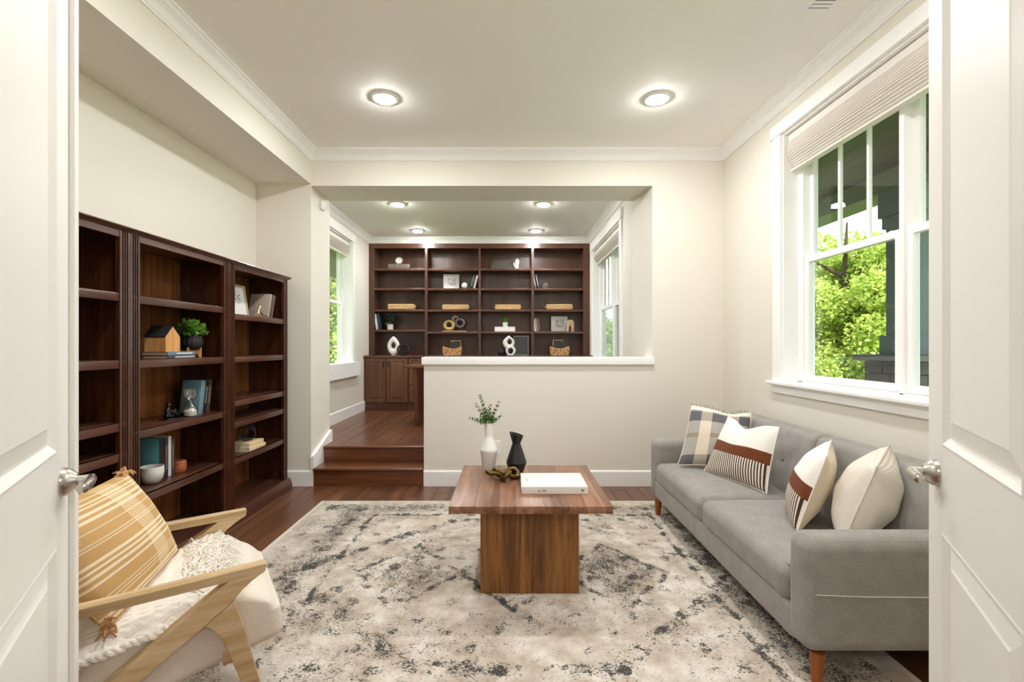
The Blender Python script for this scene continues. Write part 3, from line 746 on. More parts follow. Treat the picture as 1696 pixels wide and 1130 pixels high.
for pts, r0 in [([(0, -.075, .004), (.004, -.05, .028), (0, -.02, .02), (0, .01, .045), (0, .04, .022), (0, .085, .018), (.006, .115, .004)], .007), ([(0, -.02, .02), (-.006, .0, .06), (0, .02, .09)], .006), ([(0, .01, .045), (.008, .035, .05)], .005), ([(0, -.05, .028), (.01, -.045, .004)], .006), ([(0, .04, .022), (.01, .055, .003)], .006), ([(-.006, .0, .06), (0, -.02, .08)], .004)]:
    mb.tube(pts, [r0]*(len(pts)-1)+[r0*.5], 8)
mb.build('branches', 'gold', t)
Z = .46
book('cream book at the bottom of the flat pair under the wire sphere', (-1.962, 3.855, Z+.0005), .17, .030, .240, col('book_cream', 222, 200, 160), lay=True)
book('cream book on top of the flat pair under the wire sphere', (-1.970, 3.838, Z+.032), .165, .030, .215, 'book_cream', lay=True)
t = thing('wire_sphere', 'black wire orb resting on two flat cream books', 'ornament', (-2.045, 3.73, Z+.063))
mb = MB(); R = .066
for k in range(6):
    Mx = Euler((random.uniform(0, 3), random.uniform(0, 3), random.uniform(0, 3))).to_matrix()
    mb.tube([Vector((0, 0, R+.003))+Mx @ Vector((R*math.cos(2*PI*i/32), R*math.sin(2*PI*i/32), 0)) for i in range(32)], .0028, 6, True)
mb.build('wire_rings', 'black', t)

# ------------------------------------------------------------------ study built-in bookcase
YU = 7.24; k7 = YU/FPX
bays = [(-2.033, -1.269), (-1.228, -.4546), (-.419, .348), (.389, 1.136)]
sz = [[2.4385, 2.1407, 1.8144, 1.5055]]+[[2.437, 2.137, 1.812, 1.478]]*3
ZC = 1.118; BB = (-.445, YU, ZC)
ub = thing('built_in_bookcase', 'wide brown built-in study bookcase of four bays with many shelves', 'bookcase', BB)
def fin(mb, nm, mt='study', p=None): return clean_normals(mb.build(nm, mt, p or ub, BB))
mb = MB(); mb.box(SXL+.001, SXR-.001, YU+.30, YU+.312, ZC, 2.815); fin(mb, 'back_panel')
mb = MB(); mb.box(SXL+.001, SXR-.001, YU+.004, YU+.30, 2.775, 2.815); fin(mb, 'top_board', 'studyh')
edges = [SXL+.001]+[e for b in bays for e in b]+[SXR-.001]
for i in range(0, 10, 2):
    a, b = edges[i], edges[i+1]
    mb = MB(); mb.box(a, b, YU, YU+.022, ZC, 2.752, .001)
    if i in (0, 8): mb.box(a if i == 0 else a, b, YU+.022, YU+.30, ZC, 2.80)
    else: mb.box(a+.010, b-.010, YU+.022, YU+.30, ZC, 2.80)
    fin(mb, 'upright')
mb = MB(); mb.box(SXL+.001, SXR-.001, YU-.001, YU+.022, 2.743, 2.8145, .001); fin(mb, 'top_rail', 'studyh')
for (a, b), zz in zip(bays, sz):
    for z in zz:
        mb = MB(); mb.rbox(a-.008, b+.008, YU+.004, YU+.299, z-.033, z, .002, 1); fin(mb, 'shelf', 'studyh')
# counter and base cabinets
mb = MB(); mb.rbox(SXL+.002, SXR-.002, 6.965, 7.555, ZC-.034, ZC-.0005, .006, 2)
tag(clean_normals(mb.build('countertop', 'studyh')), 'long brown wooden counter under the study bookcase', 'countertop')
def raised(mb, x0, x1, z0, z1, y, m=0, sw=.045):
    """raised-panel front facing -y"""
    pr = [(0, 0), (0, -.018), (.004, -.020), (sw, -.020), (sw+.006, -.011), (sw+.012, -.011), (sw+.034, -.020), (sw+.038, -.020)]
    if min(x1-x0, z1-z0) < .2: pr = [(0, 0), (0, -.018), (.004, -.020), (.028, -.020), (.033, -.012), (.037, -.012), (.050, -.019), (.052, -.019)]
    rg = [[(x0+i, y+d, z0+i), (x1-i, y+d, z0+i), (x1-i, y+d, z1-i), (x0+i, y+d, z1-i)] for i, d in pr]; vs = [p for g in rg for p in g]; fs_ = []
    for k in range(len(rg)-1):
        for j in range(4): fs_.append((k*4+j, k*4+(j+1) % 4, k*4+4+(j+1) % 4, k*4+4+j))
    e = (len(rg)-1)*4; fs_ += [(e, e+1, e+2, e+3), (3, 2, 1, 0)]; mb.addf(vs, fs_, m)
def pull(root, B, x, z, vert=True):
    mb = MB(); y = 6.982
    if vert: mb.tube([(x, y, z-.045), (x, y-.022, z-.035), (x, y-.024, z), (x, y-.022, z+.035), (x, y, z+.045)], [.006, .007, .008, .007, .006], 8)
    else: mb.tube([(x-.045, y, z), (x-.035, y-.022, z), (x, y-.024, z), (x+.035, y-.022, z), (x+.045, y, z)], [.006, .007, .008, .007, .006], 8)
    clean_normals(mb.build('pull', 'black', root, B))
def base_unit(lb, x0, x1, kind):
    B = ((x0+x1)/2, 7.25, SF); t = thing('base_cabinet', lb, 'cabinet', B)
    yf = 7.0; zt = ZC-.036
    mb = MB(); mb.box(x0+.001, x1-.001, yf, 7.555, SF+.001, zt); clean_normals(mb.build('carcass', 'study', t, B))
    mb = MB(); mb.box(x0+.001, x1-.001, yf-.006, yf, SF+.002, SF+.11); clean_normals(mb.build('plinth', 'studyh', t, B))
    z0, z1 = SF+.118, zt-.006
    if kind == 'doors':
        xm = (x0+x1)/2
        for a, b, hx in ((x0+.03, xm-.006, xm-.035), (xm+.006, x1-.012, xm+.035)):
            mb = MB(); raised(mb, a, b, z0, z1, yf); d = clean_normals(mb.build('cabinet_door', 'cab', t, B)); pull(d, B, hx, z1-.085)
    else:
        for a, b in ((z0, z0+.245), (z0+.255, z0+.49), (z0+.50, z1)):
            mb = MB(); raised(mb, x0+.012, x1-.012, a, b, yf); d = clean_normals(mb.build('drawer', 'cab', t, B)); pull(d, B, (x0+x1)/2, (a+b)/2+.03, False)
    return t
base_unit('two-door wooden base cabinet in the left corner of the study', SXL+.003, -1.465, 'doors')
base_unit('drawer cabinet under the study counter, left of the desk leg', -1.465, -1.02, 'drawers')
base_unit('two-door base cabinet in the middle under the study counter', -1.02, .13, 'doors')
base_unit('drawer cabinet in the right half under the study counter', .13, .58, 'drawers')
base_unit('two-door wooden base cabinet in the right corner of the study', .58, SXR-.003, 'doors')
# desk
t = thing('desk', 'dark wooden desk standing behind the half wall in the study', 'desk', (-.5, 5.93, SF))
mb = MB(); mb.rbox(-.735, .75, -.36, .36, .69, .718, .004, 1); clean_normals(mb.build('desktop', 'cab', t))
for sx in (-1, 1):
    mb = MB(); x = sx*.6
    mb.prism([(-.33, .69), (.33, .69), (.18, 0), (-.18, 0)], 'x', x-.02, x+.02); mb.xf(Matrix.Translation((0, 0, 0))); clean_normals(mb.build('leg_panel', 'cab', t))
# ------------------------------------------------------------------ things on the study shelves
k8 = 7.36/FPX
def sx(px, Y=7.36): return (px-842)*Y/FPX
B1, B2 = sz[0], sz[1]
# bay 1
for k in range(8):
    mb = MB(); mb.rbox(-.019, .019, -.06, .06, 0, .074+random.uniform(-.004, .004), .004, 1)
    o = clean_normals(mb.build('book_block', 'greybook')); o.location = (sx(662)-.146+k*.041, 7.36, B1[0]+.0005)
    tag(o, ['leftmost', 'second from the left', 'third from the left', 'fourth from the left', 'fourth from the right', 'third from the right', 'second from the right', 'rightmost'][k]+' small translucent grey block in the row under the round clock', 'book', 'row of grey blocks under the clock')
t = thing('round_clock', 'small round silver clock standing on the row of grey books', 'clock', (sx(661.5), 7.35, B1[0]+.078))
mb = MB(); st0 = 0; mb.lathe([(.0, -.012), (.050, -.012), (.058, -.006), (.058, .006), (.052, .012), (.046, .008), (0, .008)], 0, 0, 36); mb.xf(Matrix.Translation((0, 0, .058)) @ Matrix.Rotation(PI/2, 4, 'X')); mb.build('case', 'silver', t)
mb = MB(); mb.cyl((0, -.0085, .058), (0, -.0095, .058), .044, n=28); mb.build('dial', 'offwhite', t)
mb = MB()
for a, l in ((.5, .03), (2.2, .022)): mb.tube([(0, -.011, .058), (l*math.sin(a), -.011, .058+l*math.cos(a))], .0022, 6)
for k in range(12): a = k*PI/6; mb.box(.037*math.sin(a)-.003, .037*math.sin(a)+.003, -.0115, -.0094, .058+.037*math.cos(a)-.003, .058+.037*math.cos(a)+.003)
mb.build('hands', 'black', t, kind='stuff')
def tray(lb, pa, pb, z, h=.082, tilt=0):
    xa, xb = sx(pa), sx(pb); t = thing('woven_tray', lb, 'basket', ((xa+xb)/2, 7.36, z), rot=(0, tilt, 0), group='long woven trays on the middle study shelf'); w = (xb-xa)/2-.025
    mb = MB(); mb.rbox(-w, w, -.10, .10, 0, h, .010, 2); mb.build('tray_body', 'wicker', t)
    mb = MB()
    for z2 in (.016, .034, .052, .070): mb.tube([(-w-.002, -.102, z2), (w+.002, -.102, z2)], .0085, 6)
    mb.build('weave_rows', 'wicker', t, kind='stuff')
    for s in (-1, 1):
        mb = MB(); mb.tube([(s*(w-.002), -.03, h*.5), (s*(w+.018), -.02, h*.55), (s*(w+.022), 0, h*.57), (s*(w+.018), .02, h*.55), (s*(w-.002), .03, h*.5)], .007, 8); mb.build('handle', 'wicker', t)
tray('long woven tray in the leftmost bay of the study bookcase', 643, 690, B1[2], .084)
tray('long woven tray in the second bay from the left of the study bookcase', 732, 779, B2[2], .078)
tray('long woven tray in the third bay from the left of the study bookcase', 818, 864.5, B2[2], .078)
tray('long woven tray in the rightmost bay of the study bookcase', 902, 949, B2[2], .082)
def sbook(lb, px, z, dep, th, h, cov, tilt, title=None):
    # spine towards the camera: local +x -> -y ; local y -> +x
    return book(lb, (px, 7.275, z+.001), dep, th, h, cov, -PI/2, tilt, title=title)
x = -2.018
for lb, th, h, cv in [('cream hardcover leaning at the left end of the bottom left study shelf', .030, .243, 'book_white'), ('navy hardcover leaning beside the cream one on the study shelf', .040, .243, col('book_navy', 40, 58, 78))]:
    sbook(lb, x, B1[3], .17, th, h, cv, .13); x += th+.006
t = thing('potted_plant', 'round green leafy plant in a small white pot in the left study bay', 'plant', (sx(646.8), 7.34, B1[3]))
mb = MB(); mb.lathe([(.038, 0), (.046, .004), (.050, .088), (.047, .090), (.044, .078), (0, .076)], 0, 0, 28); mb.build('pot', 'white', t)
mb = MB(); bush(mb, (0, 0, .145), .095, 120, .050, .034, -.5, .75); mb.build('foliage', 'leaf_deep', t, kind='stuff')
# bay 1 counter
def ovalring(mb, W_, H_, hole_w, hole_h, hz, th, n=40, pointy=.25, hx=0):
    out = []; inn = []
    for k in range(n):
        a = 2*PI*k/n; c_, s_ = math.cos(a), math.sin(a)
        yy = H_/2+s_*H_/2; w = W_/2*(1-(pointy*max(0, s_)**2)*(1 if s_ > 0 else 0))
        out.append((c_*w, yy)); inn.append((hx+c_*hole_w/2, hz+s_*hole_h/2))
    vs = []; fs_ = []
    for k in range(n):
        (ox, oz), (ix, iz) = out[k], inn[k]; mx_, mz = (ox+ix)/2, (oz+iz)/2
        for (x_, z_, y_) in ((ox, oz, 0), ((ox+mx_)/2, (oz+mz)/2, -th*.9), (mx_, mz, -th), ((ix+mx_)/2, (iz+mz)/2, -th*.85), (ix, iz, 0), ((ix+mx_)/2, (iz+mz)/2, th*.85), (mx_, mz, th), ((ox+mx_)/2, (oz+mz)/2, th*.9)): vs.append((x_, y_, z_))
    for k in range(n):
        b = ((k+1) % n)*8; a = k*8
        for j in range(8): fs_.append((a+j, b+j, b+(j+1) % 8, a+(j+1) % 8))
    mb.addf(vs, fs_, 0, True)
t = thing('ring_vase', 'white pointed oval vase with a hole, on the left of the study counter', 'vase', (sx(652.5, 7.2), 7.17, ZC))
mb = MB(); ovalring(mb, .185, .285, .060, .085, .150, .038, 40, .45); clean_normals(mb.build('vase_body', 'offwhite', t))
mb = MB(); mb.lathe([(.03, 0), (.034, .004), (.03, .012), (0, .012)], 0, 0, 20); mb.build('foot', 'offwhite', t)
t = thing('knot_ornament', 'dark looped metal ornament beside the white oval vase', 'ornament', (sx(669, 7.14), 7.12, ZC))
mb = MB()
for (cx, rr, rz, tl) in ((-.012, .078, .5, .15), (.022, .074, -.6, -.2)):
    Mx = Matrix.Translation((cx, 0, .085)) @ Euler((PI/2+tl, 0, rz)).to_matrix().to_4x4()
    mb.tube([Mx @ Vector((rr*math.cos(2*PI*i/36), rr*math.sin(2*PI*i/36), 0)) for i in range(36)], .013, 10, True)
mb.build('loops', 'pewter_dark', t) if M.setdefault('pewter_dark', flat('pewter_dark', lin(48, 44, 44), .35, .6)) else None
# bay 2
t = thing('picture_frame', 'square white framed print with a silver mat in the second study bay', 'picture frame', (sx(746.5), 7.43, B2[1]), rot=(-.08, 0, 0))
mb = MB(); f = .122; hh = .240
for q in ((-f, f, 0, .012), (-f, f, hh-.012, hh), (-f, -f+.012, .012, hh-.012), (f-.012, f, .012, hh-.012)): mb.box(q[0], q[1], -.012, .008, q[2], q[3], .001)
clean_normals(mb.build('frame', 'white', t))
def sketch(name, cx, cz, hw, hh_, bgc, ink):
    t_ = NT(name, .25); x, y, z = t_.sep(t_.co()); n = t_.noise(t_.co(), 70, 5, .75)
    f = t_.mul(t_.mul(t_.band(x, cx, hw), t_.band(z, cz, hh_)), t_.step(n, .44, .56)); t_.set('Base Color', t_.mix(f, bgc, ink)); return t_.mat
mb = MB(); mb.box(-f+.011, f-.011, -.008, .004, .011, hh-.011); mb.build('print', sketch('print_abstract', .01, .118, .066, .062, lin(216, 214, 214), lin(136, 120, 106)), t)
t = thing('sphere_ornament', 'small white ball between the white frame and the leaning books', 'ornament', (sx(770), 7.35, B2[1]))
mb = MB(); mb.sphere((0, 0, .050), .050, 24); mb.build('ball', 'offwhite', t)
t = thing('acrylic_bookend', 'thin clear bookend in front of the leaning books in the second study bay', 'bookend', (sx(776.5), 7.34, B2[1]))
mb = MB(); mb.box(-.003, .003, -.05, .05, 0, .135, .001); mb.box(0, .055, -.05, .05, 0, .003); clean_normals(mb.build('plate', 'clear', t))
x = sx(778.5)+.001
for lb, th, h, cv in [('dark grey hardcover leaning, first of three beside the white ball', .024, .208, 'book_charcoal'), ('black hardcover leaning, middle of three beside the white ball', .024, .208, 'book_black'), ('white hardcover leaning, last of three beside the white ball', .026, .208, 'book_white')]:
    sbook(lb, x, B2[1], .16, th, h, cv, -.25, ('book_grey', .2, .8)); x += th+.004
t = thing('ring_sculpture', 'three-ring sculpture in gold, tan and dark grey on a wooden board', 'sculpture', (sx(753), 7.35, B2[3]))
mb = MB(); mb.rbox(-.185, .185, -.06, .06, 0, .014, .003, 1); clean_normals(mb.build('board', 'tan', t))
def tring(nm, mt, cx, cz, rr, r2, y, fl=1.3):
    mb = MB(); mb.tube([(cx+rr*math.cos(2*PI*i/40)*1.06, y, cz+rr*math.sin(2*PI*i/40)) for i in range(40)], r2, 12, True, flat=fl); mb.build(nm, mt, t)
tring('gold_ring', 'gold', -.083, .100, .062, .0245, -.01); tring('dark_ring', 'pewter', .083, .135, .060, .019, .01); tring('tan_ring', 'tan', .012, .197, .040, .010, .03)
def woven(lb, px, z, w, h, Y):
    t = thing('woven_basket', lb, 'basket', (px, Y, z))
    mb = MB(); n = 16; o = []
    for side in (-1, 1):
        for i in range(n+1):
            u = -1+2*i/n; o.append((u, side))
    top = lambda u: h*(.72+.28*abs(u)**1.8)
    pts = [(-w*.90, 0), (w*.90, 0)]+[(w*(.93+.07*1), h*.5)]+[(w*u, top(u)) for u in [1-2*i/n for i in range(n+1)]]+[(-w, h*.5)]
    mb.prism(pts, 'y', -.065, -.052); mb.prism(pts, 'y', .052, .065)
    for s in (-1, 1): mb.prism([(s*w, h*.95), (s*(w-.014), h*.95), (s*(w*.90-.014), 0), (s*w*.90, 0)] if s > 0 else [(s*w*.90, 0), (s*(w*.90-.014), 0), (s*(w-.014), h*.95), (s*w, h*.95)], 'y', -.055, .055)
    mb.box(-w*.88, w*.88, -.055, .055, 0, .012); clean_normals(mb.build('basket_body', 'rope', t))
    mb = MB()
    for s in (-1, 1): mb.tube([(w*u, s*.058, top(u)) for u in [-1+2*i/14 for i in range(15)]], .009, 8)
    mb.build('rim', 'rope', t); return t
woven('small woven basket holding a black card in the second study bay', sx(749.3, 7.15), ZC, .140, .128, 7.15)
woven('small woven basket holding a black card in the rightmost study bay', sx(926.5, 7.15), ZC, .142, .130, 7.15)
def card(lb, px, Y, z, s):
    t = thing('framed_card', lb, 'picture', (px, Y, z), rot=(-.10, 0, 0))
    mb = MB(); mb.box(-.07, .07, -.004, .004, 0, .150, .001); clean_normals(mb.build('card', 'black', t))
    mb = MB(); a = .018*s
    for q in ((-.072+a, .072+a, .172, .178), (-.072+a, -.066+a, .05, .172), (.066+a, .072+a, .05, .172)): mb.box(q[0], q[1], .006, .012, q[2], q[3])
    clean_normals(mb.build('gold_frame', 'gold', t)); return t
card('black card with thin gold frame standing in the left woven basket', sx(753, 7.15), 7.15, ZC+.045, 1)
card('black card with thin gold frame standing in the right woven basket', sx(926, 7.15), 7.15, ZC+.055, -1)
t = thing('counter_tray', 'thin dark tray lying on the study counter below the second bay', 'tray', (sx(797, 7.05), 7.06, ZC))
mb = MB(); mb.rbox(-.205, .205, -.07, .07, 0, .014, .004, 2); mb.build('tray_body', 'black', t)
# bay 3
t = thing('storage_box', 'larger dark grey box at the bottom of the stacked pair in the third study bay', 'box', (sx(831), 7.38, B2[0]))
mb = MB(); mb.rbox(-.160, .160, -.10, .10, 0, .052, .003, 2); mb.build('box_base', 'greybox', t); mb = MB(); mb.rbox(-.163, .163, -.103, .103, .046, .068, .003, 2); mb.build('lid', 'greybox', t)
t = thing('storage_box', 'smaller dark grey box on top of the stacked pair in the third study bay', 'box', (sx(831.5), 7.38, B2[0]+.0685))
mb = MB(); mb.rbox(-.130, .130, -.085, .085, 0, .042, .003, 2); mb.build('box_base', 'greybox', t); mb = MB(); mb.rbox(-.133, .133, -.088, .088, .036, .058, .003, 2); mb.build('lid', 'greybox', t)
t = thing('hand_sculpture', 'white hand sculpture beside the stacked grey boxes', 'sculpture', (sx(855.5), 7.36, B2[0]))
mb = MB(); mb.rbox(-.045, .045, -.035, .035, 0, .010, .003, 1); mb.build('base', 'white', t)
mb = MB(); mb.rbox(-.024, .036, -.016, .014, .008, .095, .012, 3)
for x_, l, lean in ((-.010, .062, -.06), (.004, .085, -.01), (.018, .078, .04), (.031, .058, .10)): mb.tube([(x_, 0, .078), (x_+lean*l*.5, -.004, .09+l*.5), (x_+lean*l, -.002, .09+l)], [.0085, .008, .0055], 8)
mb.tube([(-.018, -.004, .035), (-.038, -.014, .062), (-.042, -.016, .092), (-.034, -.016, .112)], [.010, .0095, .008, .005], 8)
mb.build('hand', 'white', t)
t = thing('marble_box', 'white marble block on the lower shelf of the third study bay', 'box', (sx(836.3), 7.36, B2[3]))
mb = MB(); mb.rbox(-.156, .156, -.07, .07, 0, .052, .003, 2); mb.build('box_base', 'marble', t); mb = MB(); mb.rbox(-.156, .156, -.07, .07, .0535, .074, .003, 2); mb.build('lid', 'marble', t)
t = thing('potted_grass', 'green grass tuft in a small white pot on the marble block', 'plant', (sx(836.8), 7.36, B2[3]+.0745))
mb = MB(); mb.lathe([(.034, 0), (.038, .003), (.043, .070), (.040, .072), (.037, .06), (0, .058)], 0, 0, 24); mb.build('pot', 'white', t)
mb = MB()
for k in range(170):
    a = random.uniform(0, 2*PI); sp = random.uniform(0, .062); h_ = random.uniform(.07, .11); b0 = Vector((random.uniform(-.02, .02), random.uniform(-.02, .02), .058))
    p1 = b0+Vector((math.cos(a)*sp*.45, math.sin(a)*sp*.45, h_*.6)); p2 = b0+Vector((math.cos(a)*sp, math.sin(a)*sp, h_)); s_ = Vector((-math.sin(a), math.cos(a), 0))*.0035
    mb.addf([b0-s_, b0+s_, p1+s_*.8, p1-s_*.8, p2], [(0, 1, 2, 3), (3, 2, 4)])
mb.build('blades', 'grassy', t, kind='stuff')
t = thing('ribbed_pot', 'small dark ribbed pot left of the white knot sculpture', 'pot', (sx(831, 7.1), 7.12, ZC))
mb = MB(); mb.lathe([(.048, 0), (.058, .012), (.062, .05), (.056, .088), (.050, .094), (.046, .088), (0, .08)], 0, 0, 40, fn=lambda p: (p[0]*(1+.02*math.sin(p[2]*500)), p[1]*(1+.02*math.sin(p[2]*500)), p[2])); mb.build('pot_body', 'black', t)
t = thing('knot_sculpture', 'white figure-of-eight sculpture with a pointed top on the study counter', 'sculpture', (sx(844, 7.05), 7.03, ZC))
mb = MB(); ovalring(mb, .175, .200, .062, .072, .105, .040, 36, .75, .012); mb.xf(Matrix.Translation((-.012, 0, .095)))
k0 = len(mb.v); ovalring(mb, .150, .150, .072, .082, .066, .038, 36, .2, 0); mb.xf(Matrix.Translation((.015, -.01, 0)), k0); clean_normals(mb.build('loops', 'offwhite', t))
mb = MB(); mb.rbox(-.035, .065, -.03, .02, 0, .012, .005, 2); mb.build('foot', 'offwhite', t)
t = thing('leaning_mirror', 'dark mirror with a slim grey frame leaning behind the white knot sculpture', 'mirror', (sx(863, 7.3), 7.26, ZC+.001), rot=(-.10, 0, .05))
mb = MB(); f = .115; hh = .295
for q in ((-f, f, 0, .012), (-f, f, hh-.012, hh), (-f, -f+.012, .012, hh-.012), (f-.012, f, .012, hh-.012)): mb.box(q[0], q[1], -.012, .008, q[2], q[3], .001)
clean_normals(mb.build('frame', 'pewter', t)); mb = MB(); mb.box(-f+.011, f-.011, -.006, .004, .011, hh-.011); mb.build('mirror_plate', 'mirror', t)
# bay 4
x = sx(884.8)+.058
for lb, th, h, cv in [('grey hardcover leaning, left of the pair beside the silver wire ball', .028, .208, 'book_warm_grey'), ('dark grey hardcover leaning, right of the pair beside the silver wire ball', .026, .204, 'book_charcoal2')]:
    sbook(lb, x-.055, B2[1], .16, th, h, cv, .16, ('book_white', .2, .8)); x += th+.014
t = thing('wire_ball', 'silver wire ball ornament beside two leaning books in the right study bay', 'ornament', (sx(903.2), 7.35, B2[1]))
mb = MB(); R = .046
for k in range(7):
    Mx = Euler((random.uniform(0, 3), random.uniform(0, 3), random.uniform(0, 3))).to_matrix(); c0 = Vector((0, 0, R+.004))
    mb.tube([c0+Mx @ Vector((R*math.cos(2*PI*i/28), R*math.sin(2*PI*i/28), 0)) for i in range(28)], .0052, 6, True)
mb.build('wire_rings', 'silver', t)
x = sx(884.6)+.004
for lb, th, h, cv in [('white hardcover leaning, leftmost on the lower right study shelf', .026, .205, 'book_white'), ('taupe hardcover leaning between the white and the red book', .024, .200, 'book_taupe'), ('dark red hardcover leaning on the lower right study shelf', .030, .205, col('book_red', 128, 56, 46))]:
    sbook(lb, x, B2[3], .16, th, h, cv, .19, ('book_grey', .2, .8)); x += th+.008
t = thing('picture_frame', 'black framed sketch with white mat behind the wooden elephant', 'picture frame', (sx(927.3), 7.43, B2[3]), rot=(-.08, 0, 0))
mb = MB(); f = .138; hh = .252
for q in ((-f, f, 0, .010), (-f, f, hh-.010, hh), (-f, -f+.010, .010, hh-.010), (f-.010, f, .010, hh-.010)): mb.box(q[0], q[1], -.012, .008, q[2], q[3], .001)
clean_normals(mb.build('frame', 'black', t)); mb = MB(); mb.box(-f+.009, f-.009, -.008, .004, .009, hh-.009); mb.build('print', sketch('print_sketch', .005, .130, .066, .060, lin(204, 200, 194), lin(110, 104, 98)), t)
t = thing('elephant_ornament', 'pale carved wooden elephant in front of the black frame', 'ornament', (sx(943.5), 7.31, B2[3]))
mb = MB(); mb.prism([(-.055, 0), (-.025, 0), (-.018, .07), (-.006, .10), (.006, .10), (.014, .07), (.014, 0), (.028, 0), (.030, .06), (.036, .06), (.036, 0), (.055, 0), (.058, .12), (.054, .150), (.040, .172), (.012, .182), (-.020, .180), (-.044, .165), (-.056, .135), (-.058, .08)], 'y', -.022, .022)
clean_normals(mb.build('body', 'tan', t)); mb = MB(); mb.lathe([(.0, 0), (.022, .001), (.026, .005), (.020, .008), (0, .008)], 0, 0, 18); mb.xf(Matrix.Translation((.026, -.021, .135)) @ Matrix.Rotation(PI/2, 4, 'X')); mb.build('ear', 'tan', t)
mb = MB(); mb.sphere((-.01, -.022, .150), .004, 8); mb.build('eye', 'black', t)

# ------------------------------------------------------------------ rug
RC = (.02, 2.64)
def rugmat():
    t = NT('distressed_rug', .95, 0, .1); o = t.co(); x, y, z = t.sep(o)
    wx = t.add(x, t.mul(t.sub(t.noise(o, 6, 3), .5), .10)); wy = t.add(y, t.mul(t.sub(t.noise(t.vm('ADD', o, (5, 9, 3)), 6, 3), .5), .10))
    ax, ay = t.ab(wx), t.ab(wy)
    n1 = t.noise(o, 3.2, 5, .62); n2 = t.noise(t.vm('ADD', o, (3, 1, 7)), 9, 5, .65)
    base = t.ramp(t.add(t.mul(n1, .55), t.mul(n2, .45)), [(.36, lin(164, 150, 136)), (.45, lin(190, 177, 163)), (.53, lin(210, 201, 189)), (.62, lin(226, 220, 211))])
    fl = t.noise(t.vm('MULTIPLY', o, (1, 1.35, 1)), 88, 3, .7, .5); fl2 = t.noise(t.vm('ADD', o, (8, 2, 0)), 26, 5, .72, .4); big = t.noise(t.vm('ADD', o, (1, 4, 0)), 2.6, 3, .6)
    # medallions: chain of stepped diamonds along x
    def dia(cx, w, h):
        return t.add(t.m('DIVIDE', t.ab(t.sub(wx, cx)), w), t.m('DIVIDE', ay, h))
    d = t.mn(t.mn(dia(.56, .29, .37), dia(-.58, .29, .37)), dia(0, .29, .37))
    inner = t.sub(1, t.step(d, .75, 1.0)); edge = t.band(d, 1.0, .075, .05); core = t.band(d, .45, .10, .08)
    hexd = t.mx(t.add(t.m('DIVIDE', ax, 1.25), t.m('DIVIDE', ay, 1.15)), t.m('DIVIDE', ay, .78)); hexe = t.band(hexd, 1.0, .045, .03); outhex = t.step(hexd, 1.0, 1.05)
    b1 = t.mx(t.mul(t.band(ax, 1.02, .014, .01), t.step(ay, .98, .94)), t.mul(t.band(ay, .90, .012, .01), t.step(ax, 1.1, 1.04)))
    b2 = t.mx(t.band(ax, 1.19, .075, .05), t.band(ay, 1.05, .06, .05))
    rr = t.mul(t.m('SINE', t.mul(wx, 26)), t.m('SINE', t.mul(wy, 26))); motif = t.step(rr, .55, .8)
    brk = t.step(t.noise(t.vm('ADD', o, (7, 7, 0)), 7, 4, .65), .38, .54)
    dens = t.add(.024, t.mul(inner, .060)); dens = t.add(dens, t.mul(t.mul(edge, brk), .13)); dens = t.add(dens, t.mul(core, .03)); dens = t.add(dens, t.mul(t.mul(hexe, brk), .10)); dens = t.add(dens, t.mul(t.mul(b1, brk), .11))
    dens = t.add(dens, t.mul(b2, .075)); dens = t.add(dens, t.mul(t.mul(motif, brk), .085)); dens = t.add(dens, t.mul(outhex, .02)); dens = t.add(dens, t.mul(t.sub(big, .5), .30))
    dens = t.mul(dens, t.sub(1, t.step(t.mx(t.m('DIVIDE', ax, 1.43), t.m('DIVIDE', ay, 1.15)), .98, 1.0)))
    v = t.add(t.add(t.mul(fl, .62), t.mul(fl2, .38)), dens)
    soft = t.step(v, .53, .64); hard = t.step(v, .612, .650)
    c = t.mix(t.mul(soft, .55), base, lin(126, 122, 114)); c = t.mix(t.mul(hard, .9), c, lin(50, 49, 47))
    edgeb = t.step(t.mx(t.m('DIVIDE', t.ab(x), 1.53), t.m('DIVIDE', t.ab(y), 1.22)), .978, .985); c = t.mix(edgeb, c, lin(222, 214, 200))
    pile = t.noise(o, 420, 2); c = t.hsv(c, t.add(.93, t.mul(pile, .14)))
    t.set('Base Color', c); t.bump(t.add(t.mul(pile, .6), t.mul(v, .6)), .5, .004); t.set('Sheen Weight', .1); return t.mat
rug = thing('area_rug', 'large distressed beige and charcoal patterned rug under the coffee table', 'rug', (RC[0], RC[1], 0))
mb = MB(); mb.rbox(-1.53, 1.53, -1.22, 1.22, .0008, .011, .004, 2, 6); mb.build('pile', rugmat(), rug)
RZ = .0115

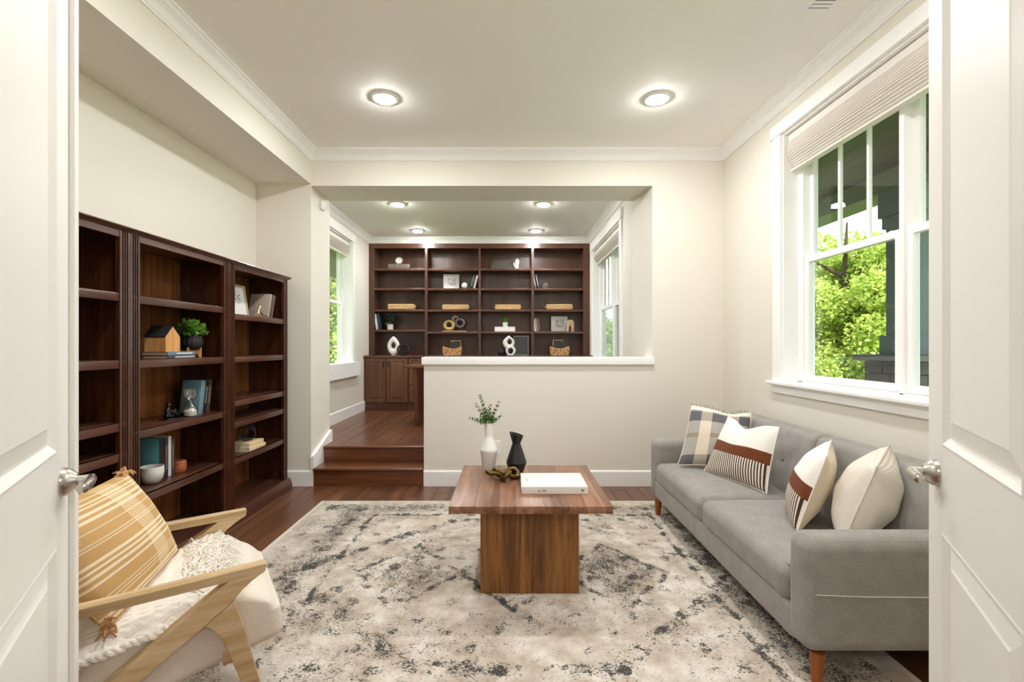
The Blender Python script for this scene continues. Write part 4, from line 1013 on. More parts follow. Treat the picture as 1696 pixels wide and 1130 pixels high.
# ------------------------------------------------------------------ coffee table
TX, TY = .108, 2.67
t = thing('coffee_table', 'square walnut coffee table on a box base in the middle of the rug', 'table', (TX, TY, RZ))
mb = MB(); w = .3935
def plankwood(name, axis, across, cols, wdt, rough):
    """strips of veneer of different tone side by side"""
    q = NT(name, rough, 0, .45); o = q.co(); x, y, z = q.sep(o); a = {'X': x, 'Y': y}[across]
    idx = q.m('FLOOR', q.m('DIVIDE', q.add(a, 5), wdt)); r = q.n('ShaderNodeTexWhiteNoise', noise_dimensions='1D'); q.lk(idx, r.inputs['W']); rv = r.outputs['Value']
    off = q.vec(q.mul(rv, 7), q.mul(rv, 13), q.mul(rv, 5)); st_ = {'Z': (1, 1, .06), 'Y': (1, .06, 1)}[axis]
    v = q.vm('MULTIPLY', q.vm('ADD', o, off), st_)
    g = q.noise(v, 15, 5, .6, 1.3); fi = q.noise(v, 150, 2, .6)
    ff = q.add(q.add(q.mul(g, .75), q.mul(fi, .2)), q.mul(q.sub(rv, .5), .18))
    q.set('Base Color', q.ramp(ff, [(.30, cols[0]), (.48, cols[1]), (.68, cols[2])])); q.bump(fi, .05, .001); return q.mat
M['tabletop_wood'] = plankwood('tabletop_veneer', 'Y', 'X', [lin(92, 58, 40), lin(134, 94, 70), lin(166, 124, 98)], .085, .33)
M['tablebase_wood'] = plankwood('base_veneer', 'Z', 'X', [lin(70, 42, 16), lin(130, 84, 40), lin(168, 117, 64)], .055, .42)
mb = MB(); mb.rbox(-w, w, -w, w, .452, .488, .0025, 1); clean_normals(mb.build('tabletop', 'tabletop_wood', t))
mb = MB(); b = .25
for q in ((-b, b, -b, -b+.02), (-b, b, b-.02, b), (-b, -b+.02, -b+.02, b-.02), (b-.02, b, -b+.02, b-.02)): mb.box(q[0], q[1], q[2], q[3], 0, .452, .0012)
clean_normals(mb.build('pedestal', 'tablebase_wood', t))
ZT = RZ+.488+.0005
# white vase with eucalyptus
t = thing('vase', 'tall white two-tone ceramic vase with eucalyptus on the coffee table', 'vase', (-.118, 2.87, ZT))
mb = MB(); mb.lathe([(.0, .0), (.032, .0), (.034, .004), (.0525, .138), (.053, .142), (.051, .150), (.026, .212), (.0225, .222), (.0225, .228), (.0272, .303), (.0245, .303), (.0205, .23), (0, .22)], 0, 0, 48)
def vasemat():
    q = NT('two_tone_glaze', .32); x, y, z = q.sep(q.co()); f = q.step(q.add(z, q.mul(x, .12)), .134, .138)
    q.set('Base Color', q.mix(f, lin(212, 208, 206), lin(242, 241, 239))); q.set('Roughness', q.sub(.55, q.mul(f, .25))); return q.mat
mb.build('vase_body', vasemat(), t)
t = thing('eucalyptus_sprigs', 'green eucalyptus sprigs standing in the white vase', 'plant', (-.118, 2.87, ZT+.303))
def pxoff(px, py): return Vector(((px-842)*2.87/FPX+.118, 0, 1.27-(py-572)*2.87/FPX-(ZT+.303)))
for (px, py), dy in zip([(795, 656), (780, 692), (788, 672), (826, 668), (830, 688), (812, 672), (805, 682), (817, 690), (797, 690)], [.0, -.02, .03, .02, -.03, -.03, .03, .0, -.045]):
    tip = pxoff(px, py)+Vector((0, dy, 0)); b0 = Vector((random.uniform(-.012, .012), random.uniform(-.01, .01), -.06)); mid = b0+(tip-b0)*.5+Vector((-(tip.x)*.12, 0, .018)); mid.z = max(mid.z, .008) if tip.z < .06 else mid.z
    pts = [b0.lerp(Vector((tip.x*.15, dy*.2, .002)), 1) if False else b0, Vector((max(-.017, min(.017, tip.x*.2)), max(-.015, min(.015, dy*.3)), .0)), mid, tip]
    def bez(s_): 
        a_, b_, c_ = pts[1], mid, tip; return a_*(1-s_)**2+b_*2*s_*(1-s_)+c_*s_*s_
    mb = MB(); mb.tube([pts[0]]+[bez(i/8) for i in range(9)], [.0022]*7+[.0015, .0012, .0008], 6); sp = mb.build('stem', 'leaf_euc', t)
    mb = MB(); L_ = (tip-pts[1]).length; n_ = max(4, int(L_/.0115))
    for i in range(1, n_+1):
        s_ = i/n_; p = bez(s_); d_ = (bez(min(1, s_+.02))-bez(s_-.03)).normalized(); ro = (i % 2)*PI/2+random.uniform(-.4, .4)
        sd_ = d_.cross(Vector((.3, .8, .2))).normalized(); sd_ = Matrix.Rotation(ro, 3, d_) @ sd_
        for sg in (-1, 1): leafmesh(mb, p, sd_*sg+d_*.8, d_, .030*(1.05-.5*s_), .025*(1.05-.5*s_), .1)
    mb.build('leaves', 'leaf_euc', sp, kind='stuff')
t = thing('vase', 'matt black angular vase with a slanted mouth on the coffee table', 'vase', (.048, 2.86, ZT))
def slant(p):
    x, y, z = p; return (x, y, z+(-x*.36*max(0, (z-.19)/.06)))
mb = MB(); mb.lathe([(0, 0), (.037, 0), (.039, .003), (.0605, .066), (.061, .070), (.060, .074), (.0255, .178), (.0245, .182), (.0255, .187), (.042, .238), (.0385, .238), (.022, .186), (.05, .08), (0, .02)], 0, 0, 48, fn=slant)
mb.xf(Matrix.Rotation(.0, 4, 'Z')); mb.build('vase_body', 'black', t)
t = thing('knot_ornament', 'aged bronze knotted rope-like ornament lying on the coffee table', 'ornament', (-.026, 2.735, ZT))
mb = MB(); pts = []
for i in range(72):
    a = 2*PI*i/72; pts.append((.034*(math.sin(a)+1.7*math.sin(2*a)*.75)+.012, .026*(math.cos(a)-1.5*math.cos(2*a)), .034-.019*math.sin(3*a)))
mb.tube(pts, .0135, 14, True)
mb.tube([(-.012, -.012, .03), (-.045, -.012, .040), (-.075, -.005, .036), (-.098, .004, .046), (-.104, .006, .047)], [.0125, .0135, .013, .0135, .009], 12)
mb.tube([(.03, .0, .020), (.060, .004, .0155), (.088, .008, .0145), (.094, .009, .0145)], [.0125, .013, .0125, .008], 12)
mb.build('knot', 'bronze', t)
# big white book: spine to the camera
t = thing('book', 'thick white hardcover book with grey lettering lying on the coffee table', 'book', (.240, 2.598, ZT))
mb = MB(); hw, hd, th = .171, .133, .0385
mb.box(-hw, hw, -hd, hd, 0, .0035, .001); mb.box(-hw, hw, -hd, hd, th-.0035, th, .001); mb.rbox(-hw, hw, -hd-.001, -hd+.004, 0, th, .0018, 2); clean_normals(mb.build('cover', 'book_bigwhite', t)) if M.setdefault('book_bigwhite', flat('book_bigwhite', lin(226, 224, 220), .45, 0, .4, .01)) else None
mb = MB(); mb.box(-hw+.004, hw-.004, -hd+.004, hd-.004, .0035, th-.0035); mb.build('pages', 'paper', t)
F = Matrix.Rotation(PI/2, 4, 'X')
M['ink'] = flat('dark_ink', lin(58, 56, 54), .6); M['ink_pale'] = flat('pale_ink', lin(226, 224, 222), .35); M['ink_grey'] = flat('grey_ink', lin(178, 175, 171), .5)
text_mesh('AD', .024, 'ink_pale', t, Matrix.Translation((-hw+.034, -hd-.0012, .0105)) @ F)
text_mesh('at 100', .0175, 'ink', t, Matrix.Translation((-hw+.083, -hd-.0012, .0125)) @ F)
mb = MB(); mb.cyl((hw-.028, -hd-.001, .020), (hw-.028, -hd-.0016, .020), .0065, n=24); mb.build('emblem', 'ink', t)
mb = MB(); mb.tube([(hw-.028+.0032*math.cos(2*PI*i/16), -hd-.0017, .020+.0032*math.sin(2*PI*i/16)) for i in range(16)], .0006, 5, True); mb.build('emblem_ring', 'book_bigwhite', t)
mb = MB(); mb.box(hw-.0185, hw-.0175, -hd-.0015, -hd, .0125, .0275); mb.build('spine_line', 'ink', t)
T = Matrix.Translation((hw-.085, -hd+.165, th)) @ Matrix.Rotation(-1.1, 4, 'Z'); text_mesh('at 100', .030, 'ink_grey', t, T)
mb = MB(); z = -hd+.10
while z < -hd+.165:      # tiny illegible print line on the cover
    l = random.uniform(.003, .007); mb.box(-hw+.028, -hw+.034, z, z+l, th, th+.0003); z += l+.002
mb.build('cover_print', 'ink_grey', t, kind='stuff')
# ------------------------------------------------------------------ sofa
SX0, SY0, SY1 = 1.098, 1.752, 3.705
so = thing('sofa', 'grey fabric three-seat sofa with wooden legs under the window', 'sofa', (1.48, 2.73, RZ)); SB = (1.48, 2.73, RZ)
def sp(mb, nm, mt='sofa', p=None): return mb.build(nm, mt, p or so, SB, 60)
ZB = .124
mb = MB(); mb.rbox(SX0+.006, 1.87, SY0+.10, SY1-.10, ZB, .252, .018, 3); sp(mb, 'base_rail')
for a, b in ((SY0+.140, 2.727), (2.729, SY1-.140)):     # two seat cushions
    ya, yb = a, b
    def puff(p, ya=ya, yb=yb):
        x, y, z = p
        if z > .36:
            u = (x-SX0)/(1.66-SX0); v = (y-ya)/(yb-ya); k = max(0, 4*u*(1-u))*max(0, 4*v*(1-v)); z += .022*k**.6
        return (x, y, z)
    mb = MB(); mb.rbox(SX0-.004, 1.68, ya, yb, .240, .392, .048, 5, 8, fn=puff); cu = sp(mb, 'seat_cushion')
    mb = MB(); xx = SX0-.002; mb.tube([(xx+.030, ya+.02+(yb-ya-.04)*i/10, .391-.0006) for i in range(11)], .0028, 6); sp(mb, 'piping', 'sofa', cu)
for s in (0, 1):     # arms
    ya, yb = (SY0, SY0+.138) if s == 0 else (SY1-.138, SY1)
    def lean(p): return p
    mb = MB(); mb.rbox(SX0-.002, 1.86, ya, yb, ZB, .556, .052, 6, 3, fn=lean); ar = sp(mb, 'armrest')
    mb = MB()
    if s == 0:
        yy = ya+.0015; xx = SX0+.026
        mb.tube([(xx, yy+.006, ZB+.05), (xx-.001, yy+.004, .40), (xx+.006, yy+.006, .50), (xx+.035, yy+.013, .537), (xx+.09, yy+.016, .5415), (1.80, yy+.016, .5415)], .0022, 6); sp(mb, 'piping', 'sofa', ar)
        mb = MB(); mb.tube([(SX0+.03, ya-.0006, .352), (SX0+.2, ya-.0008, .345), (SX0+.45, ya-.0008, .343), (1.80, ya-.0006, .342)], .0016, 6); sp(mb, 'stitched_seam', 'thread', ar) if M.setdefault('thread', flat('thread', lin(206, 202, 196), .8)) else None
def back(p, ya, yb):
    x, y, z = p; t_ = (z-.30)/.455
    x += .125*t_
    if x < 1.77:
        v = (y-ya)/(yb-ya); x -= .016*max(0, 4*v*(1-v))**.5*max(0, 1-abs(t_-.5)*1.7)
        for by in BT:     # tufting dimples
            d2 = ((y-by)**2+(z-.563)**2)/.0016; x += .014*math.exp(-d2)
    return (x, y, z)
BT = [2.12, 2.50, 2.96, 3.34]
ym = 2.728
for a, b in ((SY0+.06, ym), (ym+.002, SY1-.06)):
    mb = MB(); mb.rbox(1.635, 1.775, a, b, .28, .752, .035, 4, 24, fn=lambda p, a=a, b=b: back(p, a, b)); sp(mb, 'backrest')
mb = MB(); mb.rbox(1.78, 1.885, SY0+.08, SY1-.08, ZB, .735, .03, 3); sp(mb, 'back_frame')
for by in BT:
    x = 1.635+.125*(.563-.30)/.455; mb = MB(); mb.sphere((x-.004, by, .563), .012, 14, 0, (.5, 1, 1)); sp(mb, 'button')
for x, y in ((1.156, SY0+.032), (1.115, SY1-.16), (1.80, SY0+.075), (1.80, SY1-.16)):
    mb = MB(); mb.tube([(x, y, ZB+.002), (x-.004 if x < 1.5 else x+.004, y, RZ)], [.027, .0175], 20); clean_normals(sp(mb, 'leg', 'legw'))

# ------------------------------------------------------------------ cushions
def pillow(name, lb, BL, BR, TL, TR, th, mats, n=26, fringe=None, ear=.05, seed=0, group=None, back_th=None, dent=0, dc=0):
    BL, BR, TL, TR = map(Vector, (BL, BR, TL, TR)); base = (BL+BR)/2
    t = thing(name, lb, 'cushion', base, group=group); B = tuple(base)
    N = ((BR-BL)+(TR-TL)).cross((TL-BL)+(TR-BR)).normalized(); bt = back_th or th
    rs = np.random.default_rng(seed); ph = rs.uniform(0, 6, 6)
    def surf(sgn):
        def fn(i, j):
            u, v = 2*i-1, 2*j-1
            uu = u*(1-ear*(1-v*v)); vv = v*(1-ear*(1-u*u))
            a, b = (uu+1)/2, (vv+1)/2
            p = BL*(1-a)*(1-b)+BR*a*(1-b)+TL*(1-a)*b+TR*a*b
            p = p-(TL-BL+TR-BR).normalized()*dent*math.exp(-((u-dc)/.42)**2)*b*b*b
            e = max(0, (1-u*u)*(1-v*v)); k = e**.42*(1-.12*(u*u+v*v))
            wr = .05*math.sin(5*u+ph[0]+3*v)*e+.03*math.sin(9*v+ph[1]-4*u)*e**.5
            return p+N*(sgn*(th if sgn > 0 else bt)*(k+wr*.7))
        return fn
    mb = MB(); mb.grid(surf(1), n, n); fr = mb.build('front', mats[0], t, B)
    mb = MB(); mb.grid(surf(-1), n, n, flip=True); mb.build('back', mats[1], t, B)
    mb = MB(); ed = []
    f = surf(1)
    for k in range(n): ed.append(f(k/n, 0))
    for k in range(n): ed.append(f(1, k/n))
    for k in range(n): ed.append(f(1-k/n, 1))
    for k in range(n): ed.append(f(0, 1-k/n))
    mb.tube(ed, .0032, 6, True); mb.build('seam', mats[2], t, B)
    return t, B, f, N
def uvmat(name, rough=.9):
    t = NT(name, rough, 0, .15); u, v, _ = t.sep(t.co('UV')); return t, u, v
t, u, v = uvmat('striped_cushion_cloth')
w_ = t.noise(t.co(), 300, 2); stripe = t.step(t.m('SINE', t.mul(u, 2*PI*27)), -.1, .25)
cst = t.mix(stripe, lin(232, 222, 208), lin(70, 54, 48)); lea = t.hsv(lin(112, 62, 38), t.add(.8, t.mul(t.noise(t.co(), 30, 4), .4)))
cc = t.mix(t.step(v, .398, .402), cst, lea); cc = t.mix(t.step(v, .578, .582), cc, lin(242, 239, 234))
t.set('Base Color', cc); t.set('Roughness', t.sub(.92, t.mul(t.band(v, .49, .09), .45))); t.bump(w_, .15, .001); M['striped'] = t.mat
t, u, v = uvmat('grey_plaid_cloth')
def bands(t, x, lst):
    r = None
    for c_, h_ in lst:
        b_ = t.band(x, c_, h_); r = b_ if r is None else t.mx(r, b_)
    return r
cr = bands(t, u, [(.29, .09), (.72, .09)]); dk = bands(t, v, [(.07, .07), (.80, .09)]); tanb = bands(t, v, [(.46, .035)]); wh = bands(t, v, [(.96, .045)])
b0 = t.mix(t.noise(t.vm('MULTIPLY', t.co(), (1, 1, 1)), 260, 2), lin(150, 146, 142), lin(190, 186, 180))
c_ = t.mix(t.mul(dk, .9), b0, lin(92, 92, 96)); c_ = t.mix(t.mul(tanb, .75), c_, lin(150, 132, 108)); c_ = t.mix(t.mul(cr, t.sub(.92, t.mul(dk, .45))), c_, lin(224, 212, 192)); c_ = t.mix(wh, c_, lin(238, 232, 222))
t.set('Base Color', c_); t.bump(t.noise(t.co(), 300, 2), .3, .0015); M['plaid'] = t.mat
t, u, v = uvmat('cream_ribbed_cloth')
ribw = t.m('SINE', t.mul(v, 2*PI*62)); t.set('Base Color', t.mix(t.add(.5, t.mul(ribw, .5)), lin(222, 214, 200), lin(240, 235, 226))); t.bump(ribw, .35, .002); M['rib'] = t.mat
t, u, v = uvmat('mustard_plaid_cloth')
hs = bands(t, v, [(.05, .012), (.09, .012), (.155, .0035), (.185, .0035), (.215, .0035), (.33, .010), (.385, .012), (.43, .009), (.475, .012), (.585, .0035), (.61, .0035), (.70, .0035), (.78, .012), (.83, .012), (.88, .006), (.91, .006), (.95, .004)])
vs_ = bands(t, u, [(.56, .008), (.585, .008), (.61, .008), (.635, .008), (.66, .008), (.685, .008), (.71, .008), (.735, .005), (.87, .004), (.895, .006), (.92, .006)])
b0 = t.mix(t.noise(t.vm('MULTIPLY', t.co('UV'), (120, 14, 1)), 3, 2), lin(182, 144, 92), lin(206, 170, 118))
c_ = t.mix(t.mul(hs, .78), b0, lin(240, 228, 204)); c_ = t.mix(t.mul(vs_, t.add(.25, t.mul(t.step(t.m('SINE', t.mul(v, 330)), -.3, .3), .4))), c_, lin(244, 230, 200))
t.set('Base Color', c_); t.bump(t.add(t.noise(t.co(), 260, 2), t.mul(t.mx(hs, vs_), .7)), .35, .0025); M['mustard'] = t.mat
M['mustard_back'] = fabric('mustard_back_cloth', lin(180, 142, 90), lin(198, 162, 108), 380); M['tassel'] = fabric('tan_yarn', lin(176, 132, 88), lin(206, 166, 120), 300)

def P(x, y, z): return (x, y, z)
# plaid cushion against the far arm
pt, pB, pf, pN = pillow('plaid_cushion', 'grey and cream plaid cushion with knotted fringe against the far sofa arm', at(1123, 770, 3.36), at(1246, 778, 3.18), at(1145, 671, 3.53), at(1244, 684, 3.40), .075, ['plaid', 'plaid', 'cream'], seed=1, dent=.025, dc=.3)
mb = MB()
for i in range(22):
    p = pf(i/21, 1); q = p+Vector((random.uniform(-.012, .012), random.uniform(-.012, .012), random.uniform(.008, .024))); mb.tube([p, (p+q)/2+Vector((.004, 0, .002)), q], [.0035, .003, .0018], 5)
mb.build('fringe', 'fringe_yarn', pt, pB, kind='stuff') if M.setdefault('fringe_yarn', fabric('fringe_yarn', lin(120, 112, 106), lin(190, 178, 160), 300)) else None
pillow('striped_cushion', 'white cushion with brown leather band and stripes in front of the plaid cushion', at(1165, 782, 3.257), at(1270, 818, 2.773), at(1206, 690, 3.324), at(1291, 708, 2.803), .070, ['striped', 'white_fab', 'white_fab'], seed=2, dent=.055, dc=-.12, group='white cushions with leather band and stripes')
pillow('striped_cushion', 'white cushion with leather band and stripes turned sideways beside the plain cream cushion', (1.530, 2.61, .415), (1.315, 2.178, .410), (1.720, 2.54, .765), (1.418, 2.125, .775), .085, ['striped', 'backing', 'white_fab'], seed=3, group='white cushions with leather band and stripes')
pillow('cream_cushion', 'plain cream ribbed cushion in the near corner of the sofa', (1.640, 2.33, .410), (1.420, 2.035, .410), (1.790, 2.24, .800), (1.545, 2.000, .760), .105, ['rib', 'rib', 'cream'], seed=4, back_th=.130)

# ------------------------------------------------------------------ armchair
CX, CY = -.7617, 1.5005
FW, WD = Vector((.828, .561, 0)), Vector((-.561, .828, 0))
chair = thing('armchair', 'cream upholstered armchair with limed wooden Z-shaped arms beside the left door', 'armchair', (CX-.25-.2, CY, RZ-.0105+.0))
chair.location = (0, 0, 0)
def C3(u, w, z): return Vector((CX, CY, 0))+FW*u+WD*w+Vector((0, 0, z))
CB = tuple(C3(-.35, .3, 0)); chair.location = CB
ZF = RZ
def side(w0, w1):
    def pr(poly, nm):
        mb = MB(); mb.prism(poly, 'y', w0, w1)
        o = mb.build(nm, 'oak', chair); bm = bmesh.new(); bm.from_mesh(o.data); bmesh.ops.recalc_face_normals(bm, faces=bm.faces)
        bmesh.ops.bevel(bm, geom=[e for e in bm.edges if e.calc_face_angle(0) > .5], offset=.003, segments=2, affect='EDGES', profile=.6); bm.to_mesh(o.data); bm.free()
        o.matrix_local = Matrix(((FW.x, WD.x, 0, CX-CB[0]), (FW.y, WD.y, 0, CY-CB[1]), (0, 0, 1, -CB[2]), (0, 0, 0, 1))); return o
    pr([(0, .583), (.002, .578), (-.002, .560), (-.010, .554), (-.62, .545), (-.64, .549), (-.64, .572)], 'armrest')
    d = .002
    pr([(-.100, .5545), (-.376, .361), (-.700, .134), (-.862, .0125), (-.795, .0125), (-.66, .097), (-.314, .336), (-.192, .420), (-.162, .439), (-.120, .469), (-.085, .496), (-.066, .518), (-.040, .538), (-.012, .5545)], 'rear_leg')
    pr([(-.1625, .4375), (-.110, .4745), (-.086, .4945), (-.083, .478), (-.076, .452), (-.062, .408), (-.040, .315), (-.017, .219), (.032, .0125), (.002, .0125), (-.034, .125), (-.071, .241), (-.092, .305), (-.111, .364), (-.120, .388), (-.132, .406), (-.146, .424)], 'front_leg')
side(0, .042); side(.588, .630)
def LC(u, w, z): p = C3(u, w, z); return (p.x-CB[0], p.y-CB[1], p.z)
def seatfn(p):
    u, w, z = p; zz = z+.20*u; u += .036*(.4-(z-.303)/.219)*min(1, max(0, (u+.12)/.15))
    if z > .40: k = (z-.40)/.122; zz += k*(.012*max(0, 1-((w-.315)/.25)**2)-3.2*max(0, u+.15)**2)
    return LC(u, w, zz)
mb = MB(); mb.rbox(-.56, .052, .046, .584, .303, .522, .034, 4, 14, fn=seatfn); st_o = clean_normals(mb.build('seat', 'cream', chair))
mb = MB(); mb.tube([LC(u, .0462+.003, .522-.040+.2*u-2.6*max(0, u+.15)**2) for u in [-.52+.55*i/24 for i in range(25)]], .0022, 6); mb.build('piping', 'cream', st_o)
def backfn(p):
    u, w, z = p; return LC(u-.55*(z-.40)*1.0, w, z)
mb = MB(); mb.rbox(-.70, -.56, .05, .58, .36, .93, .05, 5, 6, fn=backfn); clean_normals(mb.build('backrest', 'cream', chair))
for u, z in ((-.60, .255), (-.10, .30)):
    mb = MB(); mb.box(u-.015, u+.015, .042, .588, z-.02, z+.02, .003); mb.v = [LC(*q) for q in mb.v]; clean_normals(mb.build('cross_rail', 'oak', chair))
# throw blanket over the seat
th_ = thing('throw_blanket', 'white knitted throw with fringe spread over the armchair seat', 'blanket', C3(-.3, .3, .48)); TB = tuple(th_.location)
def topz(u, w): return .522+.20*u-3.2*max(0, u+.15)**2+.012*max(0, 1-((w-.315)/.25)**2)
def thr(i, j, off=0):
    u = -.55+.445*i; w = .040+.50*j; uu = u
    edge = max(0, (.10-j)/.10)
    z = topz(u, w)+.014+off; z -= .036*edge**1.6; w2 = w-.010*(1-edge)*0
    if u > 0: z -= 2*u*u
    z += .0022*math.sin(w*300+1.2*math.sin(u*160))+.003*math.sin(w*40+u*12)
    w2 += .004*math.sin(u*70)*edge
    p = C3(u, w2, z); return Vector(p)
mb = MB(); mb.grid(lambda i, j: thr(i, j), 110, 150); mb.grid(lambda i, j: thr(i, j, -.010), 60, 40, flip=True)
mb.build('cloth', 'knit', th_, TB)
mb = MB(); pts = []
for i in range(61):      # braided edge
    p = thr(i/60, .0, -.004); pts.append(p)
for ph in (0, PI):
    mb.tube([p+Vector((0, 0, .0055*math.sin(i*1.25+ph)))+WD*(.005*math.cos(i*1.25+ph)) for i, p in enumerate(pts)], .0075, 8)
mb.build('braided_edge', 'knit', th_, TB)
mb = MB()
for k in range(520):     # shaggy fringe at the front
    j = random.uniform(.16, 1); i = random.uniform(.74, 1.0); p = thr(i, j, .002); a = random.gauss(0, .8); l = random.uniform(.045, .085)
    d = (FW*math.cos(a)+WD*math.sin(a)); q1 = p+d*l*.5+Vector((0, 0, random.uniform(.004, .018))); q2 = p+d*l; u_ = (q2-Vector((CX, CY, 0))).dot(FW); w_ = (q2-Vector((CX, CY, 0))).dot(WD)
    zt_ = topz(min(u_, .06), w_)+.006; 
    if w_ < .05: zt_ -= (.05-w_)*1.2
    q2 = Vector((q2.x, q2.y, zt_+random.uniform(0, .012))); mb.tube([p, q1, q2], [.0026, .0024, .0014], 5)
for k in range(26):      # strands hanging at the near side
    j = random.uniform(0, .08); i = random.uniform(.72, .86); p = thr(i, j, 0); d = FW*random.uniform(-.4, .6)-WD*random.uniform(.0, .3); q1 = p+d*.03-WD*.006+Vector((0, 0, -.008)); q2 = q1+d*.03+Vector((0, 0, -.022)); mb.tube([p, q1, q2], [.0026, .0024, .0014], 5)
mb.build('fringe', 'knit', th_, TB, kind='stuff')
# mustard cushion on the chair
bl, br = C3(-.395, .075, .462), C3(-.232, .515, .492)
tl, tr = C3(-.60, .03, .815), C3(-.385, .50, .818)
mt, mB, mf, mN = pillow('mustard_cushion', 'mustard cushion with white plaid stripes and tassels on the armchair', bl, br, tl, tr, .085, ['mustard', 'mustard_back', 'mustard_back'], n=30, ear=.045, seed=6)
def tassels(spots):
    for p in spots:
        mb = MB()
        for k in range(12):
            d = rdir(-.8)*.028; mb.tube([p, p+d*.5+Vector((0, 0, .004)), p+d+Vector((0, 0, -.008))], [.0042, .0036, .002], 5)
        mb.sphere(p, .008, 8); mb.build('tassel', 'tassel', mt, mB)
tassels([mf(1, 1), mf(.93, 1), mf(0, 0), mf(.02, .05), mf(0, 1)])

# ------------------------------------------------------------------ outside
g = MB(); g.box(-40, 40, -30, 60, -.8, -.55); struct(g, 'ground', 'lawn', 'grassy ground outside the windows', 'ground')
g = MB(); g.box(XR+.19, 4.55, -2, 10, -.25, -.08); struct(g, 'porch_floor', 'stonecap', 'porch floor outside the window above the sofa', 'floor')
pc = thing('porch_roof', 'dark boarded porch roof outside the window above the sofa', 'roof', (3.3, 4, 3.12), kind='structure')
for i in range(15):
    mb = MB(); x = 2.14+i*.16; mb.box(x+.002, min(x+.158, 4.5), -2, 10, 3.12, 3.15, .003); clean_normals(mb.build('board', 'porchceil', pc, (3.3, 4, 3.12)))
mb = MB(); mb.box(2.14, 4.6, -2, 10, 3.151, 3.25); mb.build('deck', 'porchceil', pc, (3.3, 4, 3.12))
mb = MB(); mb.box(4.0, 4.34, -2, 10, 2.91, 3.12); struct(mb, 'porch_beam', 'beam', 'wide porch beam resting on the column outside', 'beam')
pcx = thing('porch_column', 'square grey porch column with stepped capital seen through the window', 'column', (4.16, 4.92, -.08), kind='structure')
mb = MB(); mb.box(-.15, .15, -.15, .15, 1.25, 2.86, .006); clean_normals(mb.build('shaft', 'column', pcx))
mb = MB(); mb.box(-.20, .20, -.20, .20, 2.70, 2.985, .006); clean_normals(mb.build('capital', 'column', pcx)); mb = MB(); mb.box(-.175, .175, -.175, .175, 2.58, 2.70, .006); clean_normals(mb.build('capital_neck', 'column', pcx))
mb = MB(); mb.box(-.19, .19, -.19, .19, 1.25, 1.45, .006); clean_normals(mb.build('column_base', 'column', pcx))
ped = thing('stone_pedestal', 'dark stone pedestal with flat cap under the porch column', 'pedestal', (4.16, 4.92, -.08), kind='structure')
mb = MB(); mb.rbox(-.36, .36, -.36, .36, 1.19, 1.25, .01, 1, 0, 0, False); clean_normals(mb.build('cap_stone', 'stonecap', ped))
for r_ in range(9):
    z0 = r_*.132; offs = 0 if r_ % 2 else .1
    for sd_ in range(4):
        xs_ = [-.28, -.28+.2+offs*.5, .08+offs*.4, .28]
        for k in range(3):
            mb = MB(); mb.rbox(xs_[k]+.004, xs_[k+1]-.004, -.28+random.uniform(-.012, .006), -.16, z0+.004, z0+.128, .008, 1, 0, 0, False)
            mb.xf(Matrix.Rotation(sd_*PI/2, 4, 'Z')); clean_normals(mb.build('stone', 'stone', ped))
mb = MB(); mb.box(-.25, .25, -.25, .25, 0, 1.19); mb.build('core', 'gap', ped)
pl = MB(); pl.box(-3.6, SXL-.19, 3, 10, 2.66, 2.8); struct(pl, 'eave', 'porchceil', 'brown eave outside the left study window', 'eave')

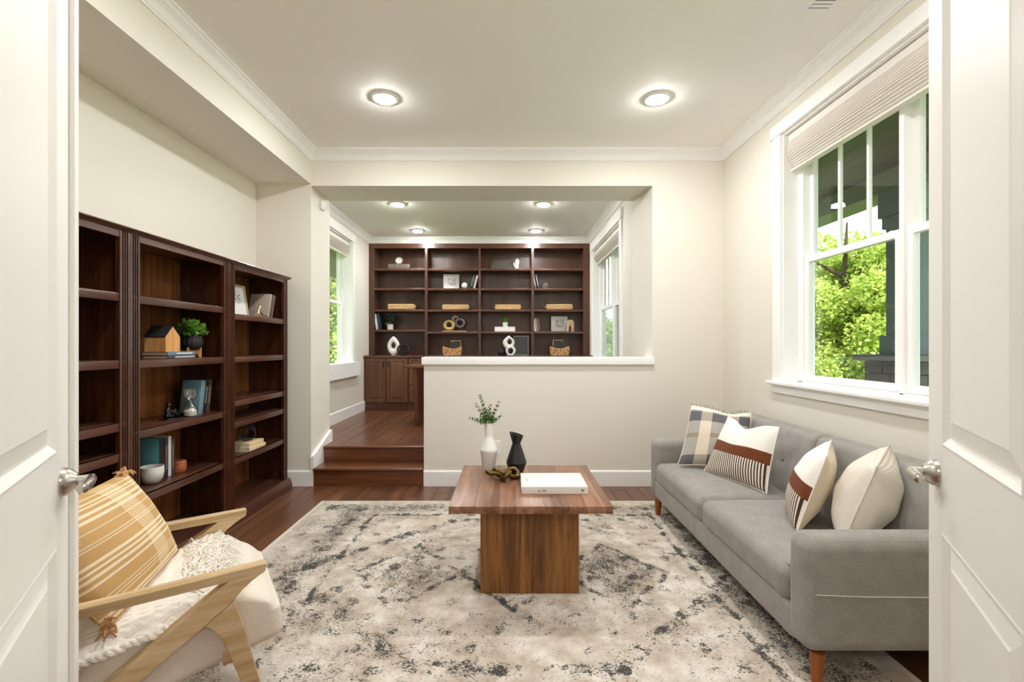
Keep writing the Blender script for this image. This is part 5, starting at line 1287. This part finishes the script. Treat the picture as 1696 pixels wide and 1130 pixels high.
def tree(lb, x, y, h, blobs, n, leaf, size=.11, cat='tree', name='tree', trunk=True):
    t = thing(name, lb, cat, (x, y, -.55))
    if trunk:
        mb = MB(); mb.tube([(0, 0, 0), (.05, .03, h*.35), (-.04, .0, h*.65), (.03, 0, h*.95)], [.13, .10, .06, .02], 10)
        for k in range(9):
            a = random.uniform(0, 6.28); z = random.uniform(.3, .8)*h; l = random.uniform(.5, 1.1)*h*.25
            mb.tube([(0, 0, z), (math.cos(a)*l*.5, math.sin(a)*l*.5, z+l*.35), (math.cos(a)*l, math.sin(a)*l, z+l*.55)], [.045, .03, .012], 7)
        mb.build('trunk', 'bark', t)
    cs = np.array([b[:3] for b in blobs], float); rs = np.array([b[3] for b in blobs], float)
    pr = rs**2/np.sum(rs**2); which = rng.choice(len(blobs), n, p=pr)
    d = rng.normal(size=(n, 3)); d /= np.linalg.norm(d, axis=1, keepdims=True)
    rad = rs[which]*rng.uniform(.35, 1.05, n)**.5
    c = cs[which]+d*rad[:, None]*np.array([1, 1, .85])
    a = rng.normal(size=(n, 3)); a[:, 2] *= .55; a /= np.linalg.norm(a, axis=1, keepdims=True)
    b = np.cross(a, rng.normal(size=(n, 3))); b /= np.linalg.norm(b, axis=1, keepdims=True)
    s_ = size*rng.uniform(.6, 1.3, n)[:, None]
    v = np.stack([c-a*s_*.6, c+b*s_*.42, c+a*s_*.6, c-b*s_*.42], 1).reshape(-1, 3)
    f = np.arange(n*4).reshape(-1, 4)
    me = bpy.data.meshes.new('foliage'); me.from_pydata(v.tolist(), [], f.tolist()); me.materials.append(M[leaf])
    o = bpy.data.objects.new('foliage', me); COL.objects.link(o); o.parent = t; o['kind'] = 'stuff'
    return t
def blobs(R, H0, H1, k, r):
    o = []
    for _ in range(k):
        a = random.uniform(0, 6.28); q = R*math.sqrt(random.random()); z = random.uniform(H0, H1); q *= 1-.55*((z-H0)/(H1-H0))**2
        o.append((q*math.cos(a), q*math.sin(a), z, r*random.uniform(.7, 1.25)))
    return o
tree('bright yellow-green maple tree filling the lower pane of the sofa window', 7.0, 9.9, 4.6, blobs(1.6, .6, 3.9, 64, .50), 60000, 'leaf_tree', .072)
tree('low green shrub at the foot of the bright maple tree outside', 5.3, 7.7, 1.2, blobs(.55, .3, 1.1, 16, .28), 7000, 'leaf_dark', .08, 'shrub', 'shrub', False)
tree('tall green tree further back behind the bright maple', 12.5, 15.5, 6, blobs(2.6, .8, 5.0, 40, .8), 16000, 'leaf_tree', .16)
tree('rounded green tree outside, right of the porch column', 11.5, 6.2, 5, blobs(1.8, .5, 4.2, 40, .6), 16000, 'leaf_tree', .11)
tree('green tree outside the left study window', -4.9, 13.2, 5, blobs(1.5, .5, 5.0, 60, .6), 30000, 'leaf_tree', .11)
tree('dark shrub below the left study window', -4.2, 7.6, 1.4, blobs(.5, .3, 1.6, 18, .32), 8000, 'leaf_dark', .09, 'shrub', 'shrub', False)
tree('distant green tree outside the right study window', 4.2, 24.5, 5, blobs(2.4, .6, 3.0, 40, .7), 12000, 'leaf_dark', .15)
